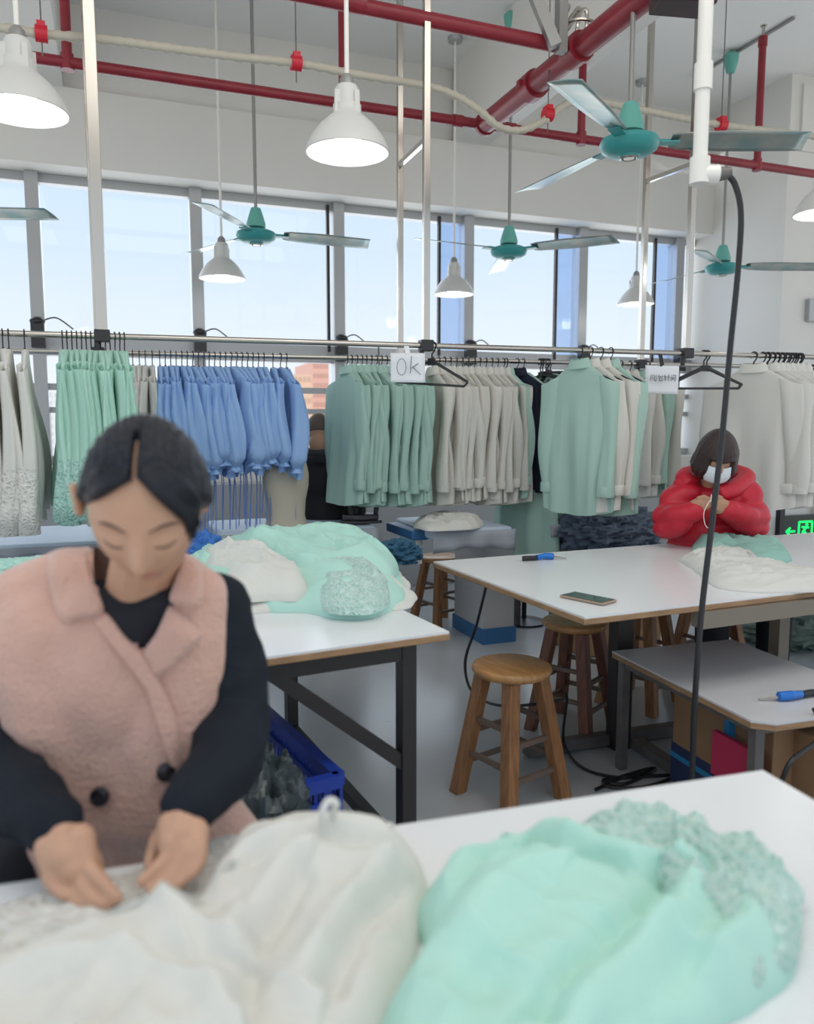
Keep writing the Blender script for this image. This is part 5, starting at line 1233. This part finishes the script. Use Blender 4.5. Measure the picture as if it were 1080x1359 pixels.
# mask
mg = G(); vs = []; n = 16
for i in range(n+1):
    for k in range(n+1):
        x = lerp(-.062, .062, i/n); z_ = lerp(-.098, -.012, k/n); xx = x/.062; zz = (z_+.055)/.05
        y = .108-.030*xx*xx-.012*zz*zz-.0008*sin(k*1.6); vs.append(hc2+Mh2 @ (Vector((x*(1-.18*max(0, -zz)**2), y, z_))*.9))
mg.add(vs, [(i*(n+1)+k, (i+1)*(n+1)+k, (i+1)*(n+1)+k+1, i*(n+1)+k+1) for i in range(n) for k in range(n)]); mg.build('face_mask', M_mask, RR_, solid=.003)
# bob hair
bh = G()
def off2(d, p):
    az = abs(math.degrees(atan2(d.x, d.y))); el = math.degrees(math.asin(max(-1, min(1, d.z))))
    L_ = 6 if az < 38 else lerp(6, -60, min(1, (az-38)/14)); k = sstep(L_-4, L_+4, el); return -.015+.031*k+.002*k*sin(atan2(d.x, d.y)*26)
head_mesh(bh, hc2, Mh2, .9, 110, 80, off2)
for q in (-1, 1):
    for k in range(7):
        a = radians(46+k*19)*q; x, y = .070*sin(a), .080*cos(a)
        bh.tube(smooth_path([hc2+Mh2 @ Vector((x*.95, y*.95, .04)), hc2+Mh2 @ Vector((x*1.08, y*1.05, -.03)), hc2+Mh2 @ Vector((x*1.12, y*1.05-.006, -.062)), hc2+Mh2 @ Vector((x*1.0, y*.98-.004, -.088))]), [.018]*8+[.020]*8+[.016]*8+[.008], 10)
remeshed(bh, 'hair', M_hairbr, RR_, .005, 2)
g = G(); g.tube(smooth_path([P(942, 664, dr-.14), P(934, 680, dr-.15), P(936, 697, dr-.15), P(944, 701, dr-.15), P(949, 685, dr-.14), P(950, 668, dr-.14)]), .0016, 6); g.cyl(P(943, 666, dr-.14), P(944, 656, dr-.14), .002, n=6); tag(g.build('thread', mat('white_thread', (.8, .78, .75), .6)), 'white thread looping down from the hands of the woman in red', 'thread')
g = G()
for q in (-1, 1):
    kk = Vector((ro.x, ro.y, .52))+RT*q*.13-FW*.36; an_ = kk.copy(); an_.z = .08; g.chain([(Vector((ro.x, ro.y, .55))+RT*q*.09, .10), (kk, .075), (an_, .06)])
remeshed(g, 'trousers', M_pants, RR_, .014, 2)
stool(Vector((ro.x, ro.y, 0)), .2, 'stool under the woman in red, behind the big table')

# ------------------------------------------------------------------ the man at the window
dm = 4.5; mo = P(434, 720, dm); MR = empty('person', (mo.x, mo.y, 0), 'man in a black coat with cropped hair seen from behind, sitting at the ironing tables', 'person')
hc3 = P(423, 574, dm-.02); Mh3 = frame((FW-RT*.12-UP*.35).normalized(), UP)
b3_ = G(); head_mesh(b3_, hc3, Mh3, .98, 80, 60); ears(b3_, hc3, Mh3, .98)
b3_.chain([(P(427, 612, dm-.02), .062), (hc3+Mh3 @ Vector((0, -.03, -.07)), .058)]); b3_.chain([(P(428, 615, dm), .08), (P(432, 660, dm), .11), (Vector((mo.x, mo.y, .58)), .12)])
arms3 = ([(P(460, 622, dm), .05), (P(476, 662, dm+.02), .04), (P(478, 684, dm+.22), .028)], [(P(404, 622, dm), .05), (P(398, 665, dm+.02), .04), (P(410, 684, dm+.22), .028)])
for pts in arms3: b3_.chain([(P(430, 622, dm), .06)]+pts)
for hx, sgn in ((478, 1), (410, -1)):
    b3_.chain([(P(hx, 684, dm+.22), .028), (P(hx-2*sgn, 687, dm+.28), .030)])
    for k in range(4): b3_.chain([(P(hx-4*sgn+k*2.2, 687, dm+.30), .009), (P(hx-4*sgn+k*2.4, 689, dm+.34), .008), (P(hx-4*sgn+k*2.2, 691, dm+.37), .007)], 8)
    b3_.chain([(P(hx-5*sgn, 687, dm+.26), .010), (P(hx-8*sgn, 689, dm+.30), .008)], 8)
for q in (-1, 1):
    kk = Vector((mo.x, mo.y, .50))+RT*q*.15+FW*.38; an_ = kk.copy(); an_.z = .08; b3_.chain([(Vector((mo.x, mo.y, .54))+RT*q*.09, .08), (kk, .055), (an_, .036), (an_+FW*.12-Vector((0, 0, .04)), .03)])
remeshed(b3_, 'body', M_skin2, MR, .006, 2)
def off3(d, p):
    az = math.degrees(atan2(d.x, d.y)); el = math.degrees(math.asin(max(-1, min(1, d.z)))); L_ = 35 if abs(az) < 70 else lerp(35, -12, min(1, (abs(az)-70)/40)); return -.010+.0125*sstep(L_-6, L_+8, el)
g = G(); head_mesh(g, hc3, Mh3, .98, 80, 60, off3); g.build('hair', M_stubble, MR, angle=180)
j = G(); j.ball(P(427, 609, dm-.035), (.095, .095, .055), 24, 16); j.ball(P(431, 640, dm), (.185, .12, .17), 32, 20, M=Rz); j.ball(P(434, 680, dm), (.175, .13, .16), 32, 20, M=Rz)
for pts in ([(P(455, 615, dm), .068), (P(472, 660, dm+.02), .060), (P(476, 682, dm+.18), .045)], [(P(406, 615, dm), .068), (P(401, 665, dm+.02), .060), (P(410, 682, dm+.18), .045)]): j.chain(pts, 16)
remeshed(j, 'coat', M_man, MR, .010, 3)
j = G(); j.tube(smooth_path([P(405, 604, dm-.02), P(424, 600, dm-.085), P(445, 604, dm-.02), P(440, 606, dm+.09), P(412, 606, dm+.09), P(405, 604, dm-.02)]), .036, 10); j.build('coat_collar', mat('charcoal_collar', (.03, .03, .032), .7), MR)
g = G(); g.ball(Vector((mo.x, mo.y, .58)), (.20, .16, .14), 28, 16, M=Rz)
for q in (-1, 1):
    kk = Vector((mo.x, mo.y, .51))+RT*q*.15+FW*.38; an_ = kk.copy(); an_.z = .08; g.chain([(Vector((mo.x, mo.y, .55))+RT*q*.09, .10), (kk, .075), (an_, .06)])
remeshed(g, 'trousers', M_pants, MR, .014, 2)
stool(Vector((mo.x, mo.y, 0)), .2, 'stool under the man in the black coat')
